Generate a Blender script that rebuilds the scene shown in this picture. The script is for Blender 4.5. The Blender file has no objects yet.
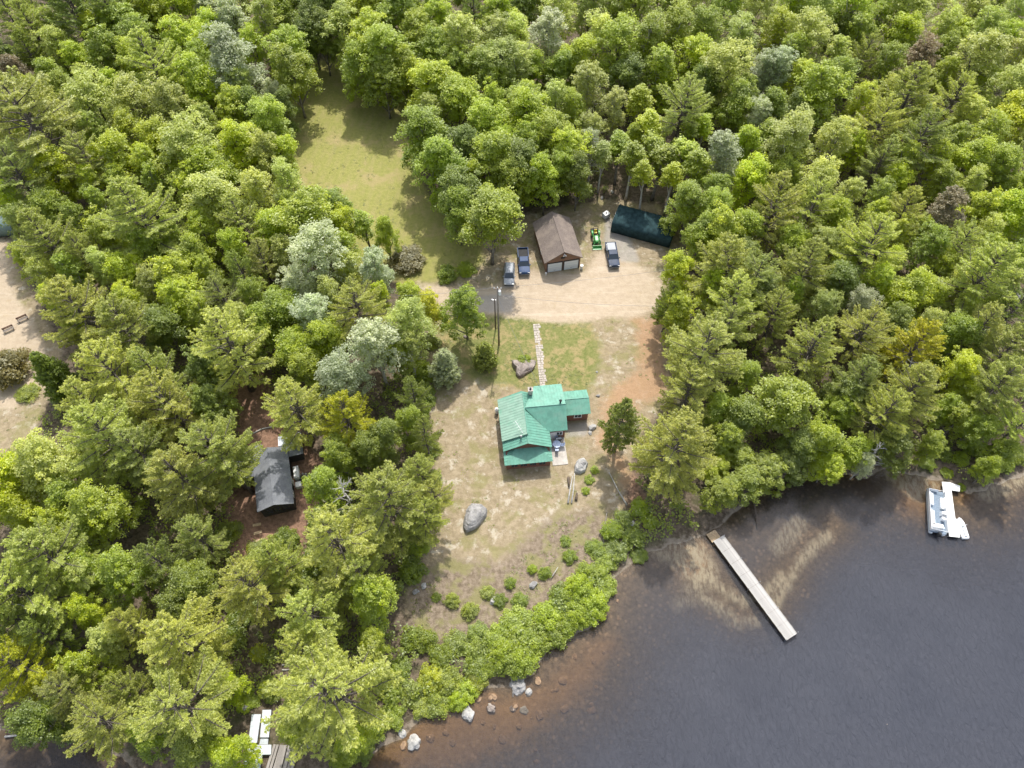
import bpy, bmesh, math, random
import numpy as np
from mathutils import Vector, noise as mnoise

scene = bpy.context.scene
COL = scene.collection
R = math.radians

# ------------------------------------------------------------------ camera
F, TH, H = 727.0, R(58), 100.0
cam = bpy.data.cameras.new('camera')
cam.sensor_width = 36.0
cam.lens = F / 1024 * 36.0
cam.clip_end = 9000
cam_o = bpy.data.objects.new('camera', cam)
COL.objects.link(cam_o)
cam_o.location = (0, 0, H)
cam_o.rotation_euler = (R(90) - TH, 0, 0)
scene.camera = cam_o


def at(px, py, z=0.0):
    """the point of the place at height z that the photograph shows at this pixel"""
    u = (px - 512) / F
    v = (py - 384) / F
    t = (z - H) / -(math.sin(TH) + v * math.cos(TH))
    return (u * t, (math.cos(TH) - v * math.sin(TH)) * t)


def depth(px, py, z):
    v = (py - 384) / F
    return (H - z) / (math.sin(TH) + v * math.cos(TH))


# ------------------------------------------------------------------ helpers
class MB:
    """collects shapes and links them as ONE mesh object"""

    def __init__(self):
        self.v, self.f = [], []

    def add(self, vs, fs):
        n = len(self.v)
        self.v.extend([tuple(p) for p in vs])
        self.f.extend([tuple(i + n for i in q) for q in fs])

    def box(self, c, s, rot=0.0, top=(1, 1), sh=(0, 0)):
        hx, hy, hz = s[0] / 2, s[1] / 2, s[2] / 2
        cr, sr = math.cos(rot), math.sin(rot)
        vs = []
        for k, (tx, ty) in ((-1, (1, 1)), (1, top)):
            for ax, ay in ((-1, -1), (1, -1), (1, 1), (-1, 1)):
                x, y = ax * hx * tx, ay * hy * ty
                if k > 0:
                    x += sh[0]
                    y += sh[1]
                vs.append((c[0] + x * cr - y * sr, c[1] + x * sr + y * cr, c[2] + k * hz))
        self.add(vs, [(3, 2, 1, 0), (4, 5, 6, 7), (0, 1, 5, 4), (1, 2, 6, 5), (2, 3, 7, 6), (3, 0, 4, 7)])

    def tube(self, pts, rad, n=6, cap=True):
        pts = [Vector(p) for p in pts]
        if not hasattr(rad, '__len__'):
            rad = [rad] * len(pts)
        rings = []
        for i, p in enumerate(pts):
            d = (pts[min(i + 1, len(pts) - 1)] - pts[max(i - 1, 0)]).normalized()
            a = d.cross(Vector((0.31, 0.17, 0.93)))
            if a.length < 1e-3:
                a = d.cross(Vector((1, 0, 0)))
            a.normalize()
            b = d.cross(a)
            rings.append([p + (a * math.cos(2 * math.pi * k / n) + b * math.sin(2 * math.pi * k / n)) * rad[i] for k in range(n)])
        self.loft(rings, cap)

    def loft(self, rings, cap=True):
        n = len(rings[0])
        vs = [p for r in rings for p in r]
        fs = []
        for i in range(len(rings) - 1):
            for k in range(n):
                a, b = i * n + k, i * n + (k + 1) % n
                fs.append((a, b, b + n, a + n))
        if cap:
            fs.append(tuple(reversed(range(n))))
            fs.append(tuple(range((len(rings) - 1) * n, len(rings) * n)))
        self.add(vs, fs)

    def slab(self, poly, th):
        """a plate: polygon (3-D points) thickened along its normal"""
        p = [Vector(q) for q in poly]
        nrm = Vector((0, 0, 0))
        for i in range(len(p)):
            a, b = p[i], p[(i + 1) % len(p)]
            nrm += Vector(((a.y - b.y) * (a.z + b.z), (a.z - b.z) * (a.x + b.x), (a.x - b.x) * (a.y + b.y)))
        nrm.normalize()
        if nrm.z < 0:
            p.reverse()
            nrm = -nrm
        n = len(p)
        vs = p + [q - nrm * th for q in p]
        fs = [tuple(range(n)), tuple(range(2 * n - 1, n - 1, -1))]
        for i in range(n):
            j = (i + 1) % n
            fs.append((j, i, i + n, j + n))
        self.add(vs, fs)

    def prism(self, prof, fn, a, b):
        """profile (s, z) swept from a to b; fn(t, s, z) gives the point"""
        n = len(prof)
        vs = [fn(a, s, z) for s, z in prof] + [fn(b, s, z) for s, z in prof]
        fs = [tuple(range(n)), tuple(range(2 * n - 1, n - 1, -1))]
        for i in range(n):
            j = (i + 1) % n
            fs.append((j, i, i + n, j + n))
        self.add(vs, fs)

    def build(self, name, m, parent=None, label=None, smooth=False, loc=None):
        me = bpy.data.meshes.new(name)
        me.from_pydata(self.v, [], self.f)
        bm = bmesh.new()
        bm.from_mesh(me)
        bmesh.ops.recalc_face_normals(bm, faces=bm.faces)
        bm.to_mesh(me)
        bm.free()
        me.materials.append(m)
        if smooth:
            me.polygons.foreach_set('use_smooth', [True] * len(me.polygons))
        return link(name, me, parent, label, loc)


def link(name, me, parent=None, label=None, loc=None):
    o = bpy.data.objects.new(name, me)
    COL.objects.link(o)
    if parent is not None:
        o.parent = parent
    if label:
        o['label'] = label
    if loc is not None:
        o.location = loc
    return o


def tag(o, label=None, cat=None, group=None, kind=None):
    if label:
        o['label'] = label
    if cat:
        o['category'] = cat
    if group:
        o['group'] = group
    if kind:
        o['kind'] = kind
    return o


def thing(name, label, cat, loc=(0, 0, 0), rotz=0.0, group=None):
    o = bpy.data.objects.new(name, None)
    o.empty_display_size = 0.3
    COL.objects.link(o)
    o.location = loc
    o.rotation_euler = (0, 0, rotz)
    return tag(o, label, cat, group)


def copy_tree(o, parent=None):
    c = o.copy()
    COL.objects.link(c)
    c.parent = parent
    for ch in list(o.children):
        copy_tree(ch, c)
    return c


# ------------------------------------------------------------------ materials
class N:
    """small node builder"""

    def __init__(self, name):
        self.m = bpy.data.materials.new(name)
        self.m.use_nodes = True
        self.t = self.m.node_tree
        self.t.nodes.clear()
        self.out = self.t.nodes.new('ShaderNodeOutputMaterial')

    def new(self, typ, **kw):
        n = self.t.nodes.new(typ)
        for k, v in kw.items():
            setattr(n, k, v)
        return n

    def put(self, sock, val):
        if hasattr(val, 'is_linked'):
            self.t.links.new(val, sock)
        elif isinstance(val, tuple) and sock.type == 'RGBA' and len(val) == 3:
            sock.default_value = (*val, 1)
        else:
            sock.default_value = val

    def math(self, op, a, b=0.0, clamp=False):
        n = self.new('ShaderNodeMath', operation=op, use_clamp=clamp)
        self.put(n.inputs[0], a)
        self.put(n.inputs[1], b)
        return n.outputs[0]

    def mix(self, fac, a, b, blend='MIX'):
        n = self.new('ShaderNodeMix', data_type='RGBA', blend_type=blend)
        self.put(n.inputs[0], fac)
        self.put(n.inputs[6], a)
        self.put(n.inputs[7], b)
        return n.outputs[2]

    def coord(self, which='Object', scale=None, rot=None):
        c = self.new('ShaderNodeTexCoord').outputs[which]
        if scale is None and rot is None:
            return c
        mp = self.new('ShaderNodeMapping')
        self.t.links.new(c, mp.inputs[0])
        if scale is not None:
            mp.inputs['Scale'].default_value = scale
        if rot is not None:
            mp.inputs['Rotation'].default_value = rot
        return mp.outputs[0]

    def noise(self, vec, scale, detail=3.0, rough=0.55, dist=0.0):
        n = self.new('ShaderNodeTexNoise')
        self.t.links.new(vec, n.inputs['Vector'])
        n.inputs['Scale'].default_value = scale
        n.inputs['Detail'].default_value = detail
        n.inputs['Roughness'].default_value = rough
        n.inputs['Distortion'].default_value = dist
        return n.outputs[0]

    def voronoi(self, vec, scale, out=0, feature='F1'):
        n = self.new('ShaderNodeTexVoronoi', feature=feature)
        self.t.links.new(vec, n.inputs['Vector'])
        n.inputs['Scale'].default_value = scale
        return n.outputs[out]

    def step(self, v, lo, hi):
        n = self.new('ShaderNodeMapRange', interpolation_type='SMOOTHSTEP')
        self.put(n.inputs[0], v)
        n.inputs[1].default_value = lo
        n.inputs[2].default_value = hi
        return n.outputs[0]

    def attr(self, name, typ='GEOMETRY'):
        return self.new('ShaderNodeAttribute', attribute_name=name, attribute_type=typ).outputs['Fac']

    def bump(self, h, strength=0.4, dist=0.05):
        n = self.new('ShaderNodeBump')
        n.inputs['Strength'].default_value = strength
        n.inputs['Distance'].default_value = dist
        self.t.links.new(h, n.inputs['Height'])
        return n.outputs[0]

    def principled(self, col, rough=0.6, metal=0.0, bump=None, spec=0.5):
        p = self.new('ShaderNodeBsdfPrincipled')
        self.put(p.inputs['Base Color'], col)
        self.put(p.inputs['Roughness'], rough)
        self.put(p.inputs['Metallic'], metal)
        p.inputs['Specular IOR Level'].default_value = spec
        if bump is not None:
            self.t.links.new(bump, p.inputs['Normal'])
        self.t.links.new(p.outputs[0], self.out.inputs[0])
        return p


def mat(name, col, rough=0.6, metal=0.0, var=0.25, scale=3.0, bump=0.0, spec=0.5, dirt=None):
    """painted / plain material with mottled colour"""
    n = N(name)
    c = n.coord()
    f = n.noise(c, scale, 5, 0.6)
    lo = tuple(x * (1 - var) for x in col)
    hi = tuple(min(1, x * (1 + var)) for x in col)
    base = n.mix(n.step(f, 0.3, 0.7), lo, hi)
    if dirt:
        base = n.mix(n.math('MULTIPLY', n.step(n.noise(c, scale * 0.45, 6, 0.65), 0.5, 0.72), 0.75), base, dirt)
    b = n.bump(n.noise(c, scale * 6, 4), bump, 0.03) if bump else None
    n.principled(base, rough, metal, b, spec)
    return n.m


def boards_mat(name, col, period, axis=2, var=0.3, rough=0.75):
    """painted boards: thin grooves and a tone per board"""
    n = N(name)
    c = n.coord()
    sep = n.new('ShaderNodeSeparateXYZ')
    n.t.links.new(c, sep.inputs[0])
    s = n.math('DIVIDE', sep.outputs[axis], period)
    cell = n.math('FLOOR', s)
    wn = n.new('ShaderNodeTexWhiteNoise', noise_dimensions='1D')
    n.t.links.new(cell, wn.inputs['W'])
    fr = n.math('FRACT', s)
    groove = n.math('SUBTRACT', 1.0, n.math('MULTIPLY', n.step(fr, 0.0, 0.05), n.math('SUBTRACT', 1.0, n.step(fr, 0.95, 1.0))))
    tone = n.math('ADD', n.math('MULTIPLY', wn.outputs[0], 0.6), n.math('MULTIPLY', n.noise(c, 4, 5, 0.65), 0.5))
    base = n.mix(tone, tuple(x * (1 - var) for x in col), tuple(min(1, x * (1 + var)) for x in col))
    base = n.mix(n.math('MULTIPLY', groove, 0.6), base, tuple(x * 0.3 for x in col))
    n.principled(base, rough)
    return n.m


def leaf_mat(name):
    """leaves: the tree's own colour (object colour), a tone per leaf and per spray"""
    n = N(name)
    oc = n.new('ShaderNodeObjectInfo').outputs['Color']
    var = n.attr('leaf_tone')
    c = n.coord()
    patch = n.noise(c, 0.55, 3, 0.6)
    f = n.math('ADD', n.math('MULTIPLY', var, 0.75), n.math('MULTIPLY', patch, 0.75))
    hs = n.new('ShaderNodeHueSaturation')
    n.t.links.new(oc, hs.inputs['Color'])
    n.put(hs.inputs['Hue'], n.math('SUBTRACT', 0.515, n.math('MULTIPLY', f, 0.022)))
    n.put(hs.inputs['Saturation'], n.math('ADD', 0.88, n.math('MULTIPLY', var, 0.27)))
    n.put(hs.inputs['Value'], n.math('ADD', 0.45, n.math('MULTIPLY', f, 0.64)))
    d = n.new('ShaderNodeBsdfDiffuse')
    n.t.links.new(hs.outputs[0], d.inputs[0])
    tr = n.new('ShaderNodeBsdfTranslucent')
    warm = n.mix(1.0, hs.outputs[0], (1.02, 1.1, 0.45), 'MULTIPLY')
    n.t.links.new(warm, tr.inputs[0])
    g = n.new('ShaderNodeBsdfGlossy')
    g.inputs['Roughness'].default_value = 0.5
    g.inputs[0].default_value = (0.8, 0.85, 0.8, 1)
    m1 = n.new('ShaderNodeMixShader')
    m1.inputs[0].default_value = 0.58
    n.t.links.new(d.outputs[0], m1.inputs[1])
    n.t.links.new(tr.outputs[0], m1.inputs[2])
    m2 = n.new('ShaderNodeMixShader')
    m2.inputs[0].default_value = 0.05
    n.t.links.new(m1.outputs[0], m2.inputs[1])
    n.t.links.new(g.outputs[0], m2.inputs[2])
    n.t.links.new(m2.outputs[0], n.out.inputs[0])
    return n.m


def bark_mat(name, a, b):
    n = N(name)
    c = n.coord(scale=(1, 1, 0.35))
    n.principled(n.mix(n.step(n.noise(c, 5, 6, 0.7), 0.35, 0.65), a, b), 0.9, bump=n.bump(n.noise(c, 14, 4), 0.5, 0.05))
    return n.m


def glass_mat(name, col=(0.02, 0.03, 0.04), rough=0.06):
    n = N(name)
    p = n.principled(n.mix(n.noise(n.coord(), 1.5), col, tuple(x * 1.8 for x in col)), rough, spec=0.8)
    return n.m


def rock_mat(name, a, b, lichen=(0.3, 0.3, 0.24)):
    n = N(name)
    c = n.coord()
    base = n.mix(n.step(n.noise(c, 1.3, 8, 0.7), 0.35, 0.65), a, b)
    base = n.mix(n.math('MULTIPLY', n.step(n.noise(c, 3.1, 5, 0.7), 0.56, 0.66), 0.7), base, lichen)
    n.principled(base, 0.9, bump=n.bump(n.noise(c, 5, 7, 0.7), 0.6, 0.08))
    return n.m


M = dict(
    leaf=leaf_mat('leaves'),
    bark_grey=bark_mat('grey_bark', (0.10, 0.085, 0.07), (0.24, 0.22, 0.19)),
    bark_pale=bark_mat('pale_bark', (0.30, 0.28, 0.24), (0.55, 0.53, 0.48)),
    bark_dark=bark_mat('dark_bark', (0.06, 0.05, 0.045), (0.17, 0.145, 0.125)),
    dead=bark_mat('bleached_wood', (0.27, 0.255, 0.235), (0.46, 0.445, 0.42)),
    roof_green=mat('green_painted_metal', (0.115, 0.285, 0.215), 0.5, 0.0, 0.14, 1.3, spec=0.4, dirt=(0.16, 0.30, 0.235)),
    roof_bleached=mat('sun_bleached_green_metal', (0.235, 0.365, 0.285), 0.5, 0.0, 0.1, 1.1, spec=0.4, dirt=(0.13, 0.32, 0.22)),
    siding=boards_mat('red_brown_siding', (0.17, 0.075, 0.05), 0.16),
    siding_brown=boards_mat('brown_siding', (0.20, 0.115, 0.075), 0.15),
    siding_dark=boards_mat('charcoal_siding', (0.035, 0.033, 0.033), 0.16),
    white=mat('white_paint', (0.78, 0.78, 0.76), 0.45, var=0.06),
    door_grey=boards_mat('pale_garage_door', (0.58, 0.62, 0.64), 0.52, var=0.06),
    black=mat('black_rubber', (0.02, 0.02, 0.021), 0.8, var=0.3),
    glass=glass_mat('dark_glass'),
    brick=mat('pale_mortared_stone', (0.42, 0.37, 0.33), 0.9, var=0.35, scale=6),
    concrete=mat('concrete', (0.42, 0.39, 0.35), 0.9, var=0.16, scale=1.5, dirt=(0.24, 0.21, 0.17)),
    galv=mat('weathered_aluminium', (0.62, 0.66, 0.70), 0.42, 0.35, 0.12, 1.2),
    steel=mat('grey_steel', (0.3, 0.31, 0.32), 0.4, 0.8, 0.15),
    plank_grey=boards_mat('weathered_grey_planks', (0.38, 0.365, 0.345), 0.19, axis=1, var=0.28, rough=0.85),
    plank_old=boards_mat('old_grey_brown_planks', (0.27, 0.245, 0.22), 0.21, axis=0, var=0.3, rough=0.9),
    wood_dark=mat('dark_wood', (0.10, 0.075, 0.055), 0.85, var=0.35, scale=4),
    wood_pole=bark_mat('weathered_pole_wood', (0.17, 0.14, 0.115), (0.29, 0.25, 0.21)),
    tan_wood=mat('tan_lumber', (0.45, 0.33, 0.2), 0.8, var=0.2, scale=4),
    tarp=mat('dark_blue_green_tarp', (0.026, 0.052, 0.058), 0.9, var=0.3, scale=1.4, spec=0.1),
    teal=mat('teal_cover', (0.15, 0.21, 0.20), 0.7, var=0.15, scale=0.8),
    blue_car=mat('dark_blue_car_paint', (0.035, 0.065, 0.14), 0.45, 0.0, 0.15, 1.0, spec=0.12),
    silver_car=mat('silver_grey_car_paint', (0.34, 0.36, 0.39), 0.45, 0.0, 0.08, 1.0, spec=0.15),
    black_car=mat('blue_black_car_paint', (0.035, 0.05, 0.085), 0.45, 0.0, 0.2, 1.0, spec=0.12),
    tractor=mat('green_tractor_paint', (0.05, 0.27, 0.06), 0.4, var=0.15),
    yellow=mat('yellow_paint', (0.65, 0.5, 0.05), 0.5, var=0.1),
    headlamp=mat('clear_lamp_plastic', (0.75, 0.76, 0.74), 0.15, var=0.05),
    taillamp=mat('red_lamp_plastic', (0.4, 0.02, 0.02), 0.2, var=0.05),
    boat_white=mat('white_vinyl', (0.80, 0.81, 0.82), 0.4, var=0.05),
    deck_blue=mat('blue_grey_carpet', (0.19, 0.24, 0.30), 0.95, var=0.15, scale=5),
    dock_white=boards_mat('bright_white_decking', (0.86, 0.85, 0.81), 0.3, axis=1, var=0.04),
    tank=mat('white_plastic', (0.68, 0.69, 0.68), 0.5, var=0.08),
    table_blue=mat('pale_blue_plastic', (0.50, 0.60, 0.78), 0.5, var=0.06),
    rock_grey=rock_mat('grey_boulder', (0.17, 0.165, 0.16), (0.32, 0.31, 0.30)),
    rock_brown=rock_mat('brown_grey_boulder', (0.17, 0.14, 0.12), (0.32, 0.27, 0.24)),
    rock_pale=rock_mat('pale_boulder', (0.27, 0.265, 0.25), (0.42, 0.41, 0.39), (0.36, 0.33, 0.28)),
    rock_wet=rock_mat('wet_brown_rock', (0.20, 0.13, 0.08), (0.34, 0.23, 0.14), (0.3, 0.2, 0.1)),
)


def shingle_mat(name, a, b, c3):
    n = N(name)
    c = n.coord()
    br = n.new('ShaderNodeTexBrick')
    mp = n.coord(scale=(1, 1, 1))
    sep = n.new('ShaderNodeSeparateXYZ')
    n.t.links.new(c, sep.inputs[0])
    cmb = n.new('ShaderNodeCombineXYZ')
    n.t.links.new(sep.outputs[1], cmb.inputs[0])
    n.t.links.new(sep.outputs[0], cmb.inputs[1])
    n.t.links.new(cmb.outputs[0], br.inputs['Vector'])
    br.inputs['Scale'].default_value = 3.0
    br.inputs['Color1'].default_value = (*a, 1)
    br.inputs['Color2'].default_value = (*b, 1)
    br.inputs['Mortar'].default_value = (*[x * 0.55 for x in a], 1)
    br.inputs['Mortar Size'].default_value = 0.02
    base = n.mix(n.math('MULTIPLY', n.step(n.noise(c, 0.7, 6, 0.65), 0.45, 0.65), 0.6), br.outputs[0], c3)
    n.principled(base, 0.92)
    return n.m


M['shingle_brown'] = shingle_mat('brown_shingles', (0.15, 0.12, 0.105), (0.215, 0.175, 0.15), (0.24, 0.195, 0.16))
M['shingle_grey'] = shingle_mat('charcoal_shingles', (0.14, 0.15, 0.168), (0.19, 0.20, 0.22), (0.21, 0.22, 0.235))

# ------------------------------------------------------------------ shoreline, ground, water
WZ = -0.6
SHORE_PX = [(-260, 738), (-60, 728), (0, 733), (35, 742), (62, 733), (88, 740), (110, 752), (150, 772), (215, 790), (300, 785), (330, 768), (365, 757),
            (398, 738), (420, 717), (450, 697), (485, 686), (512, 690), (535, 672), (548, 652), (575, 637), (598, 622), (609, 600),
            (613, 578), (638, 557), (670, 545), (700, 538), (722, 524), (745, 505), (765, 488), (790, 474), (830, 470), (868, 478),
            (885, 470), (903, 472), (920, 477), (945, 481), (965, 492), (985, 490), (1005, 482), (1040, 470), (1120, 452), (1400, 420)]
shore = [at(x, y, WZ) for x, y in SHORE_PX]


def poly_px(pts, z=0.0):
    return np.array([at(x, y, z) for x, y in pts])


def seg_dist(P, A, B):
    d = B - A
    L = max(1e-9, float(d @ d))
    t = np.clip(((P - A) @ d) / L, 0, 1)
    return np.hypot(P[:, 0] - A[0] - t * d[0], P[:, 1] - A[1] - t * d[1])


def poly_sd(P, poly):
    """signed distance, positive inside"""
    best = np.full(len(P), 1e9)
    ins = np.zeros(len(P), bool)
    n = len(poly)
    for i in range(n):
        a, b = poly[i], poly[(i + 1) % n]
        best = np.minimum(best, seg_dist(P, a, b))
        if a[1] != b[1]:
            c = ((a[1] > P[:, 1]) != (b[1] > P[:, 1])) & (P[:, 0] < (b[0] - a[0]) * (P[:, 1] - a[1]) / (b[1] - a[1]) + a[0])
            ins ^= c
    return np.where(ins, best, -best)


def line_sd(P, pts, half):
    best = np.full(len(P), 1e9)
    for i in range(len(pts) - 1):
        best = np.minimum(best, seg_dist(P, np.array(pts[i]), np.array(pts[i + 1])))
    return half - best


LAKE = np.array([(-4500.0, shore[0][1])] + shore + [(4500.0, shore[-1][1]), (4500.0, -4500.0), (-4500.0, -4500.0)])


def lake_sd(P):
    return poly_sd(np.asarray(P, float).reshape(-1, 2), LAKE)


def ground_from_sd(sd):
    land = np.clip(-sd * 0.22, 0, 0.6)
    bed = -np.clip(sd * 0.10, 0, 2.6)
    return WZ + np.where(sd > 0, bed - 0.02, land)


def gz(x, y):
    return float(ground_from_sd(lake_sd([(x, y)]))[0])


MASKS = {
    'meadow': [poly_px([(335, 58), (300, 62), (282, 110), (270, 150), (285, 205), (330, 250), (400, 285), (455, 280), (485, 262), (478, 230), (430, 195), (408, 150), (415, 95), (370, 60)])],
    'yard': [poly_px([(415, 282), (450, 268), (520, 215), (600, 200), (660, 205), (690, 240), (672, 300), (668, 400), (640, 440), (618, 520), (600, 560), (560, 590), (500, 622), (440, 640), (405, 610),
                      (425, 540), (432, 460), (425, 380), (428, 320)]),
             poly_px([(-60, 232), (8, 240), (30, 290), (62, 350), (52, 392), (30, 440), (-10, 470), (-80, 470)])],
    'lawn': [poly_px([(436, 318), (500, 312), (590, 324), (604, 350), (588, 395), (560, 390), (490, 385), (470, 378), (440, 345)])],
    'sand': [poly_px([(-60, 236), (4, 240), (14, 290), (44, 345), (45, 385), (10, 410), (-60, 400)]), poly_px([(418, 282), (470, 290), (505, 281), (520, 268), (548, 274), (585, 272), (600, 252), (640, 265), (662, 282), (662, 308), (640, 316), (560, 323), (500, 316), (440, 306)])],
    'gravel_shade': [poly_px([(478, 296), (514, 293), (513, 312), (478, 312)]), poly_px([(566, 437), (566, 424), (588, 422), (588, 436)]),  # grey patch on the drive; second one paints in the house extension's shade
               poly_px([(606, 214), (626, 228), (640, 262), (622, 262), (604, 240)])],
    'needle': [poly_px([(222, 378), (262, 370), (300, 430), (330, 470), (315, 520), (300, 560), (235, 570), (225, 520), (240, 440)]),
               poly_px([(634, 318), (664, 318), (666, 398), (640, 402), (610, 440), (640, 480), (650, 520), (632, 505), (612, 462), (596, 440), (606, 395), (640, 370)])],
    'brush': [poly_px([(408, 590), (440, 560), (500, 560), (545, 520), (600, 505), (612, 540), (585, 580), (520, 618), (450, 645), (412, 640)])],
    'sandbar': [line_sd, [[(679, 603), (700, 596), (722, 606), (738, 622), (768, 620), (784, 590), (806, 556), (830, 534)], 0.7],
                [[(668, 545), (690, 556), (702, 572)], 2.6], [[(985, 484), (1010, 474), (1060, 466)], 2.6], [[(900, 474), (925, 488)], 2.4],
                [[(690, 588), (712, 582), (745, 600)], 0.7], [[(786, 575), (770, 590), (752, 596)], 0.8], [[(800, 520), (780, 545)], 1.2]],
    'orange': [poly_px([(678, 545), (700, 545), (712, 565), (690, 578), (676, 570)], WZ), poly_px([(895, 480), (940, 474), (950, 500), (940, 520), (905, 512)], WZ),
               poly_px([(962, 478), (985, 475), (982, 497), (966, 500)], WZ),
               poly_px([(380, 745), (430, 715), (470, 700), (540, 690), (600, 640), (620, 640), (590, 690), (520, 740), (440, 775), (370, 775)], WZ)],
}
# uneven grid: half a metre where the photograph looks, then out to the horizon
xs = np.concatenate([[-4000, -1500, -500, -250, -170], np.arange(-135, 135.01, 0.6), [170, 250, 500, 1500, 4000]])
ys = np.concatenate([[-4000, -1500, -400, -120, -40, -10], np.arange(3, 180.01, 0.6), [215, 300, 500, 1500, 4000]])
gx, gy = np.meshgrid(xs, ys)
P = np.stack([gx.ravel(), gy.ravel()], 1)
sd_lake = lake_sd(P)
wobble = np.array([mnoise.noise(Vector((p[0] * 0.45, p[1] * 0.45, 0.3))) * 0.7 + mnoise.noise(Vector((p[0] * 1.3, p[1] * 1.3, 2.3))) * 0.35 if abs(d) < 8 else 0.0 for p, d in zip(P, sd_lake)])
sd_lake = sd_lake + wobble * np.clip(1 - np.abs(sd_lake) / 8, 0, 1)
nx, ny = len(xs), len(ys)


def grid_mesh(name, z, attrs):
    me = bpy.data.meshes.new(name)
    co = np.column_stack([P, z]).astype(np.float32)
    i = np.arange(nx * ny).reshape(ny, nx)
    q = np.stack([i[:-1, :-1], i[:-1, 1:], i[1:, 1:], i[1:, :-1]], -1).reshape(-1, 4)
    me.vertices.add(len(co))
    me.vertices.foreach_set('co', co.ravel())
    me.loops.add(q.size)
    me.loops.foreach_set('vertex_index', q.ravel().astype(np.int32))
    me.polygons.add(len(q))
    me.polygons.foreach_set('loop_start', (np.arange(len(q)) * 4).astype(np.int32))
    me.update(calc_edges=True)
    for k, a in attrs.items():
        at_ = me.attributes.new(k, 'FLOAT', 'POINT')
        at_.data.foreach_set('value', a.astype(np.float32))
    me.polygons.foreach_set('use_smooth', [True] * len(q))
    return me


attrs = {'lake': np.clip(sd_lake, -8, 40)}
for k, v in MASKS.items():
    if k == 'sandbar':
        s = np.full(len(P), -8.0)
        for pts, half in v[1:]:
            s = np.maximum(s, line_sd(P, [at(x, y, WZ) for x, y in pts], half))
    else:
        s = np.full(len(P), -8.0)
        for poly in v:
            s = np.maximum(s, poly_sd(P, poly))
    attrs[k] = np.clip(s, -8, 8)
# slight rise and fall of the forest floor, kept off the yard
zg = ground_from_sd(sd_lake)
zg = zg + np.where(attrs['sandbar'] > -1, np.clip(attrs['sandbar'] + 1, 0, 1.5) * 0.10, 0) * np.clip((sd_lake - 2.5) / 2, 0, 1)


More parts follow.
